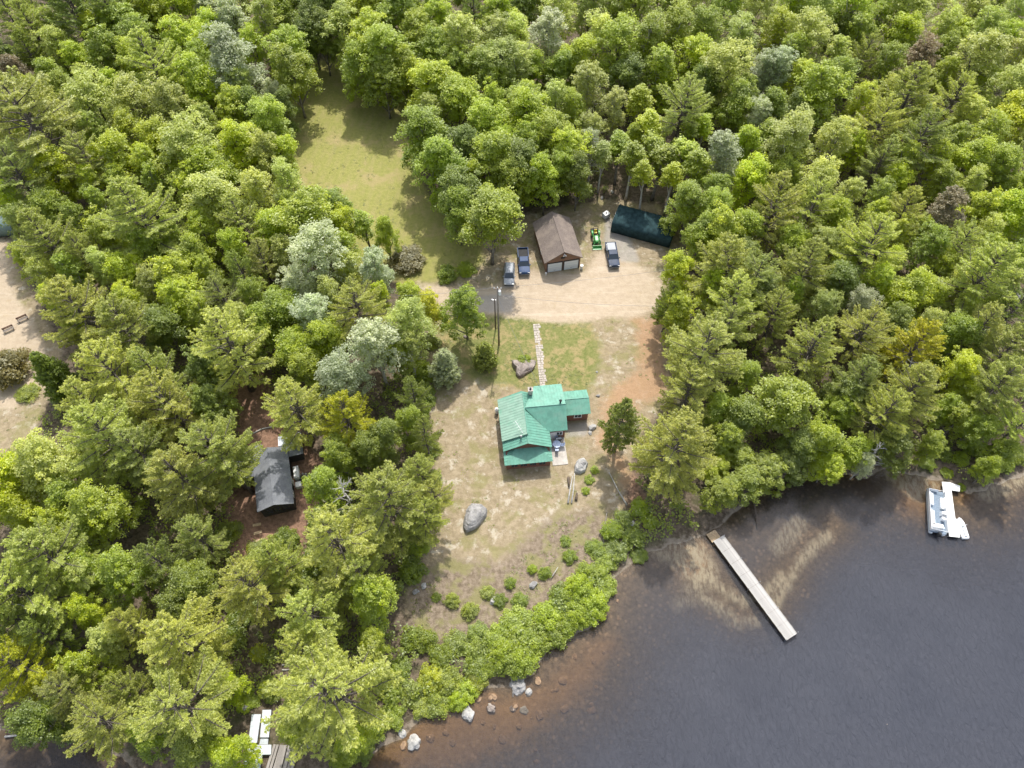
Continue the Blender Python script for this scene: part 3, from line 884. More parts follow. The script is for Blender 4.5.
# every tree: species, colour, crown centre in the photograph (turned into a place on the ground), crown width in the photograph
FOREST = [
    ('in the forest\'s top left corner', 'P deep 6 12 46;P gold 33 28 50;P deep 75 14 62;P deep 112 16 56;P dark 30 55 38;P dark 60 -12 60;P deep 120 -14 60;B brown 20 78 34;B mid 55 80 34;B dark 2 62 36;P deep 5 -20 50;B mid 150 -14 50'),
    ('in the upper left forest', 'B lime 150 14 46;B lime 178 7 40;B mid 124 32 44;B silver 213 9 34;B silver 236 26 40;B lime 188 48 48;B lime 212 34 36;B silver 233 68 58;P gold 157 66 66;B mid 112 55 46;B lime 82 64 34;A mid 140 40 40;B lime 205 -10 44;A sage 240 -12 44'),
    ('between top left and the meadow', 'A sage 96 104 52;B mid 66 96 34;A sage 136 108 46;B sage 172 110 50;B lime 205 88 46;B lime 232 112 36;B dark 253 112 34;B lime 160 146 46;B lime 118 162 48;A sage 194 152 58;B lime 212 174 54;B bright 241 150 44;B mid 180 175 42'),
    ('beside the big grey-green left pine', 'P grey 34 118 112 2;B bright 57 178 46;P grey 18 178 62;B mid 8 98 34;P grey 88 160 50'),
    ('along the meadow\'s left edge', 'A sage 264 20 44;B mid 290 54 46;B mid 294 78 44;B mid 266 122 46;B silver 274 100 26;B dark 284 108 26;B mid 285 14 42;B pale 266 158 42;A sage 290 182 36;A pale 262 195 42;B sage 216 204 56;B lime 285 158 34'),
    ('behind the meadow\'s far end', 'B dark 332 8 50;B dark 310 30 40;B dark 322 40 34;B dark 312 -12 44;B mid 350 -10 44;B dark 300 44 30'),
    ('at the meadow\'s far right corner', 'B pale 342 34 42;B lime 370 14 50;B lime 366 46 50;B mid 402 20 52;B mid 388 56 54;B mid 418 42 44;B mid 362 70 38;B mid 384 82 38;B lime 406 76 36;B lime 440 26 44;B mid 436 58 42;B lime 395 -10 44;A mid 425 -6 44'),
    ('along the meadow\'s right edge', 'B lime 432 90 50;B lime 458 106 50;B mid 430 138 52;B mid 442 166 50;B lime 488 130 46;B dark 466 148 40;B dark 462 194 44;B mid 490 160 52;B bright 472 182 28;B lime 492 108 36'),
    ('beside the two cars', 'B mid 491 222 62;B mid 458 212 40'),
    ('in the forest behind the cars', 'P deep 475 10 40;B lime 500 20 42;A sage 464 42 46;A sage 500 42 40;B mid 486 70 44;A sage 506 68 44;B dark 520 14 36;A pale 516 40 36;A sage 518 68 40;A mid 524 104 40;B lime 532 76 32;B mid 455 75 36;A lime 540 -8 42;B mid 470 -14 44;B mid 505 88 36'),
    ('right behind the brown garage', 'B bright 530 122 48;B lime 528 148 42;B mid 556 142 46;B lime 570 158 44;B dark 522 172 44;B lime 545 182 38;B mid 508 180 40;B dark 578 180 32;B mid 560 168 36'),
    ('far behind the garage', 'A pale 557 14 44;A silver 548 42 46;A sage 590 10 36;A mid 613 8 40;A pale 596 40 44;B lime 580 66 42;A mid 616 50 50;A mid 646 44 48;A sage 590 90 44;A sage 556 106 36;A mid 576 112 34;B dark 626 80 40;B mid 560 75 36;A lime 585 -12 42;A sage 630 -12 42'),
    ('in the forest far behind the carport', 'A mid 640 10 44;A mid 676 34 48;A sage 692 10 44;A mid 720 14 42;A sage 755 16 44;A sage 740 46 48;A mid 706 36 42;B lime 696 64 46;A sage 726 76 54;A silver 762 74 36;A mid 660 -12 42;A lime 745 -12 44;A mid 658 72 40'),
    ('in the forest behind the carport', 'P grey 682 108 60;B lime 662 84 32;A grey 614 112 32;N lime 638 106 30;N lime 646 132 32;B mid 730 112 40;A silver 756 118 30;A silver 723 160 42;B lime 746 146 34;B bright 750 180 40;N mid 684 136 22;N lime 702 134 24;B dark 705 95 40;B mid 636 140 26'),
    ('right behind the dark carport', 'N mid 632 164 30;N lime 646 180 26;N mid 660 164 30;N lime 682 158 34;N mid 696 172 34;N mid 620 150 26;N lime 672 182 26;N mid 652 150 28;B mid 715 195 34'),
    ('with bare stems behind the garage', 'A sage 592 132 30;N grey 602 160 24;A silver 586 148 26'),
    ('along the middle of the top edge', 'A lime 776 38 44;A lime 790 10 44;A sage 815 18 46;A sage 806 46 50;A lime 852 14 54;B dark 840 36 36;A silver 776 74 40;A mid 840 84 40;A lime 815 -12 44;A mid 790 62 40;A mid 858 38 36'),
    ('in the top right forest', 'A pale 906 14 54;B lime 900 38 44;A pale 940 30 36;N bright 955 34 24;A gold 970 14 36;P dark 990 10 32;A sage 1012 22 42;A sage 978 36 40;A lime 1002 48 40;P gold 862 60 38;A mid 886 68 38;A brown 920 64 40;A sage 976 64 50;A sage 1014 62 42;A lime 880 -12 44;A pale 935 -10 44;A sage 990 -14 44;B mid 938 56 34'),
    ('right of the upper middle forest', 'B lime 816 100 58;A sage 790 142 58;A pale 832 140 42;B bright 852 152 28;B mid 780 180 38;A pale 816 184 46;B dark 800 116 40;B mid 770 112 38;B mid 768 142 34'),
    ('in the upper right pine stand', 'P gold 912 98 62;P gold 876 126 52;P gold 952 100 48;P deep 922 140 60;B bright 896 186 30;B lime 966 164 42;P grey 880 160 44;B mid 940 190 34'),
    ('along the upper right edge', 'A sage 1006 94 46;B yellow 1012 124 50;B mid 1000 168 42;A mid 985 140 40;B lime 1020 190 36;B bright 1006 220 46;B lime 976 214 42'),
    ('right of the dark carport', 'B mid 690 206 40;B mid 716 210 36;B lime 718 234 48;B lime 674 274 34;B lime 680 318 36;P dark 672 300 32;B mid 745 232 36;B mid 700 240 36;B dark 742 265 38'),
    ('right of the sandy drive', 'P gold 728 262 68;P gold 736 300 64;P gold 776 205 60;P grey 752 285 56;P gold 776 316 48;B dark 762 296 38;B mid 790 245 34'),
    ('in the middle of the right forest', 'P gold 812 210 52;P gold 806 268 60;P gold 870 250 68;P gold 902 214 48;A brown 940 216 44;B lime 836 224 36;A mid 926 250 38;B lime 902 300 46;B lime 930 300 32;A silver 856 308 32;B dark 840 290 44;B mid 845 262 36'),
    ('in the right-hand forest', 'P gold 976 276 76;P grey 958 250 50;A mid 1014 264 34;P gold 814 346 60;P gold 862 336 58;P yellow 916 346 62;B lime 960 372 38;P grey 1004 352 58;B mid 955 335 42;B dark 890 330 40;P grey 980 330 50;P deep 1016 310 50'),
    ('right of the green-roofed house', 'P grey 704 352 76;P gold 674 442 84 1;Q deep 621 424 36 0;P grey 690 390 54;P grey 726 330 50'),
    ('behind the dock\'s wooded shore', 'B mid 782 402 72 3;B mid 746 376 36;B dark 745 420 48;B mid 726 440 38;B lime 822 440 46;B dark 800 445 40;B dark 850 396 48;B mid 836 414 40;B mid 720 410 36'),
    ('on the shore beside the dock', 'B mid 742 482 44;B mid 722 494 38;B mid 765 470 46;B lime 716 470 30;B dark 788 462 42;B mid 740 455 36'),
    ('on the shore behind the pontoon boat', 'P gold 914 392 64;P gold 884 412 52;B dark 894 446 46;B mid 852 452 38;B lime 830 466 34;P grey 862 380 50;A silver 866 462 26;B mid 930 446 30'),
    ('at the right edge above the beach', 'B lime 966 396 38;P grey 1000 386 56;P gold 1018 424 42;B mid 976 428 40;B mid 960 420 34;B mid 1000 452 34;B mid 946 410 32;B mid 990 470 26'),
    ('around the brown left clearing', 'P gold 46 240 64;P gold 86 254 44;P gold 76 308 74;S dark 54 378 30 1;B mid 50 210 36'),
    ('in the left forest', 'P gold 136 214 84;B lime 110 242 46;B mid 152 252 38;B lime 178 284 50;B lime 132 276 38;B lime 182 306 44;P gold 124 324 66;B dark 168 330 42;P gold 112 368 74;P gold 154 372 56;P gold 240 224 50;P deep 243 272 38 3;P grey 226 296 44;P gold 226 344 80;B mid 192 262 36;B dark 205 370 40'),
    ('left of the meadow\'s near end', 'B mid 306 224 64;B lime 275 232 44;N mid 365 226 24;B lime 386 236 26;B mid 338 214 40;P grey 262 262 40;B lime 340 228 36'),
    ('near the brown-red bush', 'A silver 322 262 60;A silver 380 270 38;B lime 410 300 30;A silver 300 290 40'),
    ('left of the bare yard', 'P gold 356 308 60;B mid 284 312 46;A silver 314 318 46;A silver 376 346 58;A sage 410 326 46;B yellow 428 308 28;B lime 296 352 44;B lime 328 344 42;A silver 346 376 50;B mid 398 352 38;B mid 310 372 38;A sage 410 350 32;B mid 262 330 40'),
    ('between the cabin and the yard', 'P gold 294 404 66;P yellow 344 414 56;P deep 412 396 36;P deep 424 432 34 3;B mid 410 424 30;P grey 420 470 40;P gold 392 500 84 1;P gold 342 538 88;B mid 326 488 40;B mid 342 456 36;B dark 386 436 34;P gold 420 520 44;B dark 372 452 34;P grey 432 494 36'),
    ('left of the dark cabin', 'P gold 106 432 86;P gold 166 402 68;B bright 10 474 58;B sage 52 468 62;B mid 102 514 56;P gold 182 476 74;P gold 220 452 74;P gold 232 466 42;P grey 196 538 46;B lime 58 528 42;B dark 212 404 38;P gold 90 410 60;B mid 75 500 44;B bright 20 505 44;P grey 140 450 60'),
    ('in the lower left forest', 'P gold 46 556 86;P deep 160 560 52;P gold 30 588 84;P deep 46 634 46;B lime 90 616 34;P gold 130 622 42;B gold 112 640 40;P gold 252 586 66;P gold 275 562 54;B mid 130 575 50;B dark 195 585 46;P gold 8 610 60;B mid 85 575 40;B dark 180 610 40'),
    ('on the lower left shore', 'P yellow 16 664 66;B lime 84 668 42;P gold 178 640 84 1;P gold 126 690 42;P gold 106 722 64;P gold 184 706 92 4;B dark 196 748 46;B lime 228 752 40;B bright 230 684 28;B dark 42 724 50;P grey 60 690 50;B mid 145 735 40'),
    ('right of the shore docks', 'P gold 310 612 68;P gold 336 690 118 2;B mid 376 600 46;P gold 360 572 50;B mid 372 644 28;P gold 300 650 54;B mid 300 720 40;B mid 350 740 36;P grey 330 590 44'),
]
# low leafy bushes: colour, place, width in the photograph
BUSHES = [
    ('on the leafy bank at the waterline', 'lime 423 640 25;lime 441 656 24;yellow 431 678 26;lime 456 642 26;lime 474 652 26;lime 498 640 30;lime 516 624 34;lime 506 658 34;lime 482 664 30;lime 532 642 30;bright 547 616 32;'
     'lime 551 634 32;mid 562 600 30;bright 580 590 30;bright 592 606 32;lime 577 612 30;bright 604 584 26;lime 566 622 28;mid 478 632 22;lime 522 662 28'),
    ('on the bank left of the leafy waterline', 'gold 448 680 26;bright 466 688 26;mid 412 640 22;sage 412 692 24;lime 392 716 26;lime 374 728 26;sage 436 702 28;gold 420 704 24;yellow 476 678 24;mid 400 668 22;bright 456 700 20;mid 390 690 24;mid 360 748 26;lime 340 755 26'),
    ('between the green-roofed house and dock', 'mid 618 548 34;mid 624 520 30;lime 606 562 28;mid 634 536 28;bright 640 508 26;mid 596 548 26;lime 586 570 24;bright 590 478 14;lime 586 489 11;bright 650 520 22;mid 612 530 28;mid 640 552 24;lime 598 572 24;bright 595 468 11'),
    ('on the brushy slope below the boulder', 'mid 500 600 18;mid 510 582 14;mid 545 572 16;lime 532 568 12;mid 566 540 14;gold 488 592 18;mid 570 556 18;mid 520 600 20;gold 470 610 20;gold 452 600 18;lime 436 596 12'),
    ('on the shore behind the white dock', 'lime 950 470 16;mid 985 456 26;mid 1006 462 26;lime 962 458 22;mid 972 444 28;lime 1018 456 24;mid 944 452 24;lime 966 484 12;mid 930 462 20;gold 978 470 14'),
    ('along the yard\'s left edge', 'brown 406 259 36;mid 424 395 24;gold 430 340 20;mid 418 410 26;lime 422 372 24;mid 428 450 22;mid 430 480 22;lime 428 515 20;lime 418 545 24;mid 412 570 26'),
    ('in the brown left clearing', 'brown 8 370 44;gold 26 392 22'),
    ('by the drive and lawn', 'mid 448 274 20;bright 524 359 14;lime 466 268 18'),
    ('in the forest around the dark cabin', 'mid 210 400 34;gold 228 530 24;mid 325 520 34;gold 258 552 28;mid 340 470 32;mid 285 540 26;gold 270 690 24;yellow 258 652 18;lime 246 700 24;mid 320 560 36;mid 300 580 30;brown 206 560 30;mid 240 610 34;mid 225 640 30'),
]
rnd = random.Random(5)
NOUN = {'P': 'pine', 'Q': 'pine', 'B': 'broadleaf tree', 'A': 'airy aspen', 'N': 'slender aspen', 'S': 'spruce'}
NAME = {'P': 'pine_tree', 'Q': 'pine_tree', 'B': 'broadleaf_tree', 'A': 'aspen_tree', 'N': 'aspen_tree', 'S': 'spruce_tree'}
ORD = ['leftmost', 'second from left', 'third from left', 'fourth from left', 'fifth from left', 'sixth from left', 'seventh from left', 'eighth from left']
NUM = ['', 'one', 'two', 'three', 'four', 'five', 'six', 'seven', 'eight', 'nine', 'ten', 'eleven', 'twelve', 'thirteen', 'fourteen', 'fifteen', 'sixteen', 'seventeen', 'eighteen', 'nineteen', 'twenty', 'twenty-one', 'twenty-two']


def ordinal(i, k):
    """i-th of k things read from left to right"""
    if k == 2:
        return ('left', 'right')[i] + ' one of two'
    if i == k - 1:
        return 'rightmost of ' + NUM[k]
    if i >= (k + 1) // 2 and k > 3:
        return ['', 'second', 'third', 'fourth', 'fifth', 'sixth', 'seventh', 'eighth', 'ninth', 'tenth', 'eleventh'][k - 1 - i] + ' from right of ' + NUM[k]
    if k == 3 and i == 1:
        return 'middle one of three'
    return ['leftmost', 'second from left', 'third from left', 'fourth from left', 'fifth from left', 'sixth from left', 'seventh from left', 'eighth from left', 'ninth from left', 'tenth from left', 'eleventh from left'][i] + ' of ' + NUM[k]


def tree_place(px, py, wpx, kind, hk=1.0):
    """height, crown width and foot of a tree from where its crown stands in the picture"""
    z = 8.0
    for _ in range(4):
        w = wpx * depth(px, py, z) / F
        if kind == 'P':
            h = min(24.0, 8.5 + 0.92 * w)
            z = 0.66 * h
        elif kind == 'S':
            h = (1.75 if wpx < 30 else 2.3) * w
            z = 0.45 * h
        elif kind == 'Q':
            h = 2.9 * w
            z = 0.56 * h
        elif kind == 'N':
            h = 6.5 + 1.25 * w
            z = 0.66 * h
        else:
            h = (min(18.5, 5.6 + 1.05 * w) if kind == 'B' else min(19.0, 6.8 + 1.2 * w)) * hk
            z = 0.64 * h
    x, y = at(px, py, z)
    return x, y, w, h


used = {}


FEET = []


def place_tree(kind, tone, px, py, wpx, label, group, var=None, hk=1.0):
    x, y, w, h = tree_place(px, py, wpx, kind, hk)
    lst = PROTO[kind]
    pr = lst[var % len(lst)] if var is not None else rnd.choice(lst)
    root = thing(NAME[kind], label, {'P': 'pine tree', 'Q': 'pine tree', 'S': 'spruce tree', 'A': 'aspen tree', 'N': 'aspen tree'}.get(kind, 'broadleaf tree'), (x, y, gz(x, y) - 0.05), rnd.uniform(0, 6.28), group)
    k = 1.12 if kind in 'PQS' else 1.2 if hk > 0.9 else 1.05
    FEET.append((px, py))
    root.scale = (w / pr['w'] * k, w / pr['w'] * k, h / pr['h'])
    root.rotation_euler[0] = rnd.gauss(0, 0.025)
    root.rotation_euler[1] = rnd.gauss(0, 0.025)
    j = [rnd.uniform(0.95, 1.06), rnd.uniform(0.86, 1.14)]
    c = TONE[tone]
    for nm in ('trunk', 'crown'):
        ch = link(nm, pr[nm], root)
        ch.color = (c[0] * j[0] * j[1], c[1] * j[1], c[2] * j[1], 1)
    return root


for phrase, text in FOREST:
    ent = [e.split() for e in text.split(';')]
    fam = {}
    for e in ent:
        fam.setdefault((e[0], e[1]), []).append(e)
    for (kind, tone), es in fam.items():
        es.sort(key=lambda e: float(e[2]))
        for i, e in enumerate(es):
            k = len(es)
            if k == 1:
                lab = f'{WORDS[tone]} {NOUN[kind]} {phrase}'
            else:
                lab = f'{ordinal(i, k)} {WORDS[tone]} {NOUN[kind]}s {phrase}'
            lw = lab.split()
            if len(lw) > 16:
                print('LONG', len(lw), lab)
            place_tree(kind, tone, float(e[2]), float(e[3]), float(e[4]), lab,
                       {'P': 'pines of the lakeside forest', 'Q': 'pines of the lakeside forest', 'S': 'young spruces'}.get(kind, 'broadleaf trees of the lakeside forest'), int(e[5]) if len(e) > 5 else None,
                       0.55 if 'shore beside' in phrase else 0.8 if 'wooded shore' in phrase else 0.72 if ('pontoon' in phrase or 'beach' in phrase) and e[0] != 'P' else 1.0)

# the trees that stand alone on the lawn
SP = [('B', 'mid', 465, 309, 42, 'round leafy tree standing alone on the lawn beside the utility pole', 4),
      ('S', 'blue', 445, 368, 27, 'wide blue-grey spruce on the yard\'s upper left edge', 0),
      ('S', 'deep', 486, 356, 21, 'small dark green cone-shaped spruce alone on the lawn', 0)]
for kind, tone, px, py, w, lab, var in SP:
    place_tree(kind, tone, px, py, w, lab, None, var)

for phrase, text in BUSHES:
    ent = [e.split() for e in text.split(';')]
    fam = {}
    for e in ent:
        fam.setdefault(e[0], []).append(e)
    for tone, es in fam.items():
        es.sort(key=lambda e: float(e[1]))
        for i, e in enumerate(es):
            k = len(es)
            lab = (f'{ordinal(i, k)} {WORDS[tone]} bushes {phrase}' if k > 1 else f'{WORDS[tone]} bush {phrase}')
            if len(lab.split()) > 16:
                print('LONG', len(lab.split()), lab)
            px, py, wp = float(e[1]), float(e[2]), float(e[3])
            w = wp * depth(px, py, 0.8) / F * (0.72 if 'dock' in phrase else 0.78 if 'slope' in phrase else 0.95)
            x, y = at(px, py, 0.8)
            o = link('leafy_bush', rnd.choice(BUSH))
            tag(o, lab, 'bush', 'low leafy bushes of the yard and shore')
            o.location = (x, y, gz(x, y) - 0.05)
            o.rotation_euler[2] = rnd.uniform(0, 6.28)
            o.scale = (w / 4 * 1.32, w / 4 * 1.32, w / 4 * rnd.uniform(0.6, 1.4))
            c = TONE[tone]
            s = rnd.uniform(0.78, 1.15)
            o.color = (c[0] * s * 0.72, c[1] * s * 0.77, c[2] * s * 0.4, 1)

def beyond_forest():
    """the wood going on beyond what the photograph frames: one mass"""
    m = 2600
    Q = np.column_stack([(rng.random(m) - 0.5) * 420, 2 + 258 * rng.random(m)])
    half = 512 / F * np.hypot(Q[:, 1], H) * 1.04
    Q = Q[((np.abs(Q[:, 0]) > half + 6) | (Q[:, 1] > 178)) & (lake_sd(Q) < -5)]
    hh = 9 + 8 * rng.random(len(Q))
    k = 9
    i = np.repeat(np.arange(len(Q)), k)
    d = unit(len(i))
    cen = np.column_stack([Q[i], hh[i] * 0.62]) + d * np.column_stack([np.full(len(i), 2.9), np.full(len(i), 2.9), hh[i] * 0.3])
    p, nr, tn, ln, wd, tone = clump_leaves(cen, 1.3 + 0.6 * rng.random(len(i)), 13, 0.75, 0.8)
    o = link('distant_forest', leaf_mesh('distant_forest', p, nr, tn, ln, wd, tone))
    o.color = (0.42, 0.50, 0.05, 1)
    tag(o, 'unbroken green forest going on beyond the trees of the clearing', 'forest', kind='stuff')


beyond_forest()

# young trees in the gaps between the crowns of the far forest
rg = random.Random(77)
tries = young = 0
while tries < 6000 and young < 95:
    tries += 1
    px, py = rg.uniform(-5, 1030), rg.uniform(-12, 330)
    if min((px - a) ** 2 + ((py - b) * 1.15) ** 2 for a, b in FEET) < 23 ** 2:
        continue
    x, y, w, h = tree_place(px, py, 30, 'A')
    q = np.array([[x, y]])
    if max(float(poly_sd(q, poly)[0]) for k in ('meadow', 'yard', 'sand') for poly in MASKS[k]) > -3.2:
        continue
    young += 1
    place_tree('A', rg.choice(['lime', 'mid', 'sage', 'lime', 'pale']), px, py, rg.uniform(24, 36), 'young aspen half hidden between the taller crowns of the upper forest', 'young aspens filling the upper forest').name = 'young_aspen'

# dead trees
for px, py, h, r, seed, lab in [(345, 492, 13, 0.16, 1, 'bleached leafless dead tree right of the dark cabin'), (592, 150, 13, 0.15, 2, 'bare pale-stemmed dead tree behind the brown garage'),
                                (32, 610, 12, 0.14, 3, 'bare grey dead tree in the lower left forest'), (875, 452, 9, 0.14, 4, 'bare grey dead tree leaning over the water left of the pontoon'),
                                (905, 372, 12, 0.14, 5, 'bare grey dead tree among pines behind the pontoon')]:
    x, y = at(px, py, h * 0.75)
    o = link('dead_tree', dead_proto(h, r, seed))
    o.location = (x, y, gz(x, y))
    tag(o, lab, 'dead tree')

# undergrowth on the forest floor
CLEAR = [poly_px([(238, 702), (278, 700), (310, 730), (318, 790), (225, 790)]), poly_px([(240, 444), (305, 436), (312, 500), (300, 540), (240, 545)])]


def undergrowth():
    n = 13000
    y = 6 + 170 * rng.random(n)
    x = (rng.random(n) - 0.5) * 2 * (62 + 0.42 * y)
    Q = np.stack([x, y], 1)
    keep = lake_sd(Q) < -1.5
    for k in ('meadow', 'yard', 'sand', 'lawn'):
        for poly in MASKS[k]:
            keep &= poly_sd(Q, poly) < -1.2
    for poly in MASKS['needle']:
        keep &= poly_sd(Q, poly) < 0.5
    for poly in CLEAR:
        keep &= poly_sd(Q, poly) < -0.6
    Q = Q[keep]
    pn = np.array([mnoise.noise(Vector((q[0] * 0.06, q[1] * 0.06, 1.7))) for q in Q])
    Q = Q[pn > -0.22]
    cen = np.column_stack([Q, 0.35 + 0.5 * rng.random(len(Q))])
    cen[:, 2] += ground_from_sd(lake_sd(Q))
    rad = 0.5 + 1.1 * rng.random(len(Q)) ** 1.5
    cen[:, 2] += 2.6 * rng.random(len(Q)) ** 1.6 * np.clip((Q[:, 1] - 60) / 50, 0.25, 1.0)
    p, nr, tn, ln, wd, tone = clump_leaves(cen, rad, 32, 0.32, 0.8, 0.7)
    o = link('undergrowth', leaf_mesh('undergrowth', p, nr, tn, ln, wd, tone))
    o.color = (0.30, 0.36, 0.05, 1)
    tag(o, 'low green ferns and saplings covering the shaded forest floor', 'undergrowth', kind='stuff')


undergrowth()


def grass_tufts():
    """short tufts and weeds on the lawn, the slope and the meadow's edge"""
    Q = []
    for k, dens in (('lawn', 1.0), ('brush', 0.9), ('yard', 0.22), ('meadow', 0.35)):
        for poly in MASKS[k]:
            lo, hi = poly.min(0), poly.max(0)
            m = int((hi - lo).prod() * dens)
            q = lo + (hi - lo) * rng.random((m, 2))
            q = q[poly_sd(q, poly) > 0.4]
            for s in MASKS['sand'] + MASKS['gravel_shade']:
                q = q[poly_sd(q, s) < -0.3]
            pn = np.array([mnoise.noise(Vector((a[0] * 0.16, a[1] * 0.16, 4.2))) for a in q])
            Q.append(q[pn > -0.02])
    Q = np.concatenate(Q)
    for a0, a1, b0, b1 in HOUSE_CLEAR:
        Q = Q[~((Q[:, 0] > a0) & (Q[:, 0] < a1) & (Q[:, 1] > b0) & (Q[:, 1] < b1))]
    cen = np.column_stack([Q, ground_from_sd(lake_sd(Q)) + 0.03])
    rad = 0.12 + 0.3 * rng.random(len(Q)) ** 2
    p, nr, tn, ln, wd, tone = clump_leaves(cen, rad, 12, 0.15, 0.2, 1.4)
    o = link('grass', leaf_mesh('grass', p, nr, tn, ln, wd, tone))
    o.color = (0.30, 0.30, 0.09, 1)
    tag(o, 'short tufts of grass and weeds growing in the yard and meadow', 'grass', kind='stuff')


HOUSE_CLEAR = [(-3, 14.5, 46, 61), (5, 14, 85, 97)]
grass_tufts()

# ------------------------------------------------------------------ buildings
def clip_line(poly2, p, d):
    """part of the line p + t d inside a convex polygon"""
    t0, t1 = -1e9, 1e9
    n = len(poly2)
    area = sum(poly2[i][0] * poly2[(i + 1) % n][1] - poly2[(i + 1) % n][0] * poly2[i][1] for i in range(n))
    for i in range(n):
        a, b = poly2[i], poly2[(i + 1) % n]
        ex, ey = b[0] - a[0], b[1] - a[1]
        nx_, ny_ = (-ey, ex) if area > 0 else (ey, -ex)
        den = nx_ * d[0] + ny_ * d[1]
        num = nx_ * (a[0] - p[0]) + ny_ * (a[1] - p[1])
        if abs(den) < 1e-9:
            if num > 0:
                return None
            continue
        t = num / den
        if den > 0:
            t0 = max(t0, t)
        else:
            t1 = min(t1, t)
    return (t0, t1) if t1 - t0 > 0.05 else None


def metal_roof(mb, poly, down, th=0.07, pitch=0.46, rib=0.045):
    """a sheet-metal roof plane: a plate with raised seams running down the slope (down = 2-D direction)"""
    mb.slab(poly, th)
    p = [Vector(q) for q in poly]
    nrm = Vector((0, 0, 0))
    for i in range(len(p)):
        a, b = p[i], p[(i + 1) % len(p)]
        nrm += Vector(((a.y - b.y) * (a.z + b.z), (a.z - b.z) * (a.x + b.x), (a.x - b.x) * (a.y + b.y)))
    nrm.normalize()
    if nrm.z < 0:
        nrm = -nrm
    d = Vector((down[0], down[1])).normalized()
    side = Vector((-d.y, d.x))
    s = [q.x * side.x + q.y * side.y for q in p]
    k = math.ceil(min(s) / pitch)
    poly2 = [(q.x, q.y) for q in p]
    zf = lambda x, y: p[0].z - (nrm.x * (x - p[0].x) + nrm.y * (y - p[0].y)) / nrm.z
    while k * pitch < max(s):
        base = side * (k * pitch)
        r = clip_line(poly2, (base.x, base.y), (d.x, d.y))
        if r:
            a = base + d * r[0]
            b = base + d * r[1]
            w = side * 0.04
            q = []
            for pt in (a, b):
                for sg in (-1, 1):
                    x, y = pt.x + w.x * sg, pt.y + w.y * sg
                    q.append(Vector((x, y, zf(x, y) - 0.01)))
                    q.append(Vector((x, y, zf(x, y) + rib)))
            mb.add(q, [(0, 1, 3, 2), (4, 6, 7, 5), (1, 5, 7, 3), (0, 4, 5, 1), (2, 3, 7, 6)])
        k += 1


def wall_box(name, parent, m, prof, fn, a, b):
    mb = MB()
    mb.prism(prof, fn, a, b)
    return mb.build(name, m, parent)


def window(parent, c, w, h, face, m_frame, name='window'):
    """a framed pane on a wall; face is the outward 2-D direction"""
    fx, fy = face
    sx, sy = -fy, fx
    fr = MB()
    rot = math.atan2(sy, sx)
    for dx, dz, ww, hh in ((0, h / 2, w + 0.16, 0.09), (0, -h / 2, w + 0.16, 0.09), (-w / 2, 0, 0.09, h), (w / 2, 0, 0.09, h), (0, 0, 0.05, h)):
        fr.box((c[0] + sx * dx + fx * 0.04, c[1] + sy * dx + fy * 0.04, c[2] + dz), (ww, 0.09, hh), rot)
    f = fr.build(name, m_frame, parent)
    p = MB()
    p.box((c[0] + fx * 0.015, c[1] + fy * 0.015, c[2]), (w, 0.05, h), rot)
    p.build('pane', M['glass'], f)
    return f


HX, HY = at(485 + 128 / 6.983, 370 + 570 / 6.983, 3.0)
hs = thing('green_roofed_house', 'house with bright green ribbed metal roofs and red-brown walls in the clearing', 'house', (HX, HY, 0), R(6))
UV = lambda t, s, z: (s, t, z)      # profile across u, swept along v
VU = lambda t, s, z: (t, s, z)      # profile across v, swept along u
wall_box('wall', hs, M['siding'], [(0.3, 0), (7.0, 0), (7.0, 2.95), (3.65, 4.72), (0.3, 2.95)], UV, 0.3, 8.75)
wall_box('wall', hs, M['siding'], [(2.95, 0), (10.05, 0), (10.05, 3.55), (6.0, 4.85), (2.95, 3.0)], VU, 5.2, 9.75)
wall_box('wall', hs, M['siding'], [(5.75, 0), (9.4, 0), (9.4, 2.42), (7.7, 3.2), (5.75, 2.42)], VU, 9.76, 13.8)
wall_box('porch_wall', hs, M['siding'], [(-1.55, 0), (0.29, 0), (0.29, 2.7), (-1.55, 2.28)], VU, 0.35, 6.95)


def roof(poly, down, m='roof_green', **k):
    mb = MB()
    metal_roof(mb, poly, down, **k)
    return mb.build('roof', M[m], hs)


roof([(3.65, 0, 4.93), (7.3, 0, 3.0), (7.3, 9.05, 3.0), (3.65, 9.05, 4.93)], (1, 0))
roof([(3.648, 0, 4.93), (0, 0, 3.0), (0, 9.05, 3.0), (3.648, 9.05, 4.93)], (-1, 0))
rp = roof([(-0.06, 1.5, 3.42), (3.72, 1.38, 5.30), (3.78, 8.55, 5.30), (-0.06, 8.78, 3.42)], (-1, 0), 'roof_bleached', th=0.26)
roof([(3.75, 6.0, 5.06), (10.08, 6.0, 5.06), (10.05, 2.58, 3.02), (7.2, 2.58, 3.02)], (0, -1))
roof([(3.85, 6.003, 5.06), (10.08, 6.003, 5.06), (10.12, 10.45, 3.72), (5.8, 10.45, 3.72)], (0, 1))
roof([(9.9, 7.72, 3.36), (14.1, 7.72, 3.36), (14.1, 5.4, 2.42), (9.9, 5.4, 2.42)], (0, -1))
roof([(9.9, 7.723, 3.36), (14.1, 7.723, 3.36), (14.1, 9.72, 2.5), (9.9, 9.72, 2.5)], (0, 1))
roof([(0, -2.02, 2.38), (7.2, -2.02, 2.38), (5.55, 0.27, 2.98), (1.8, 0.27, 2.98)], (0, -1))
roof([(-0.002, -2.01, 2.39), (1.79, 0.27, 2.985), (-0.002, 0.27, 2.40)], (-1, 0))
roof([(7.202, -2.01, 2.39), (5.56, 0.27, 2.985), (7.202, 0.27, 2.40)], (1, 0))
mb = MB()
mb.tube([(3.7, -0.02, 4.95), (3.7, 1.4, 4.97)], 0.07, 6)
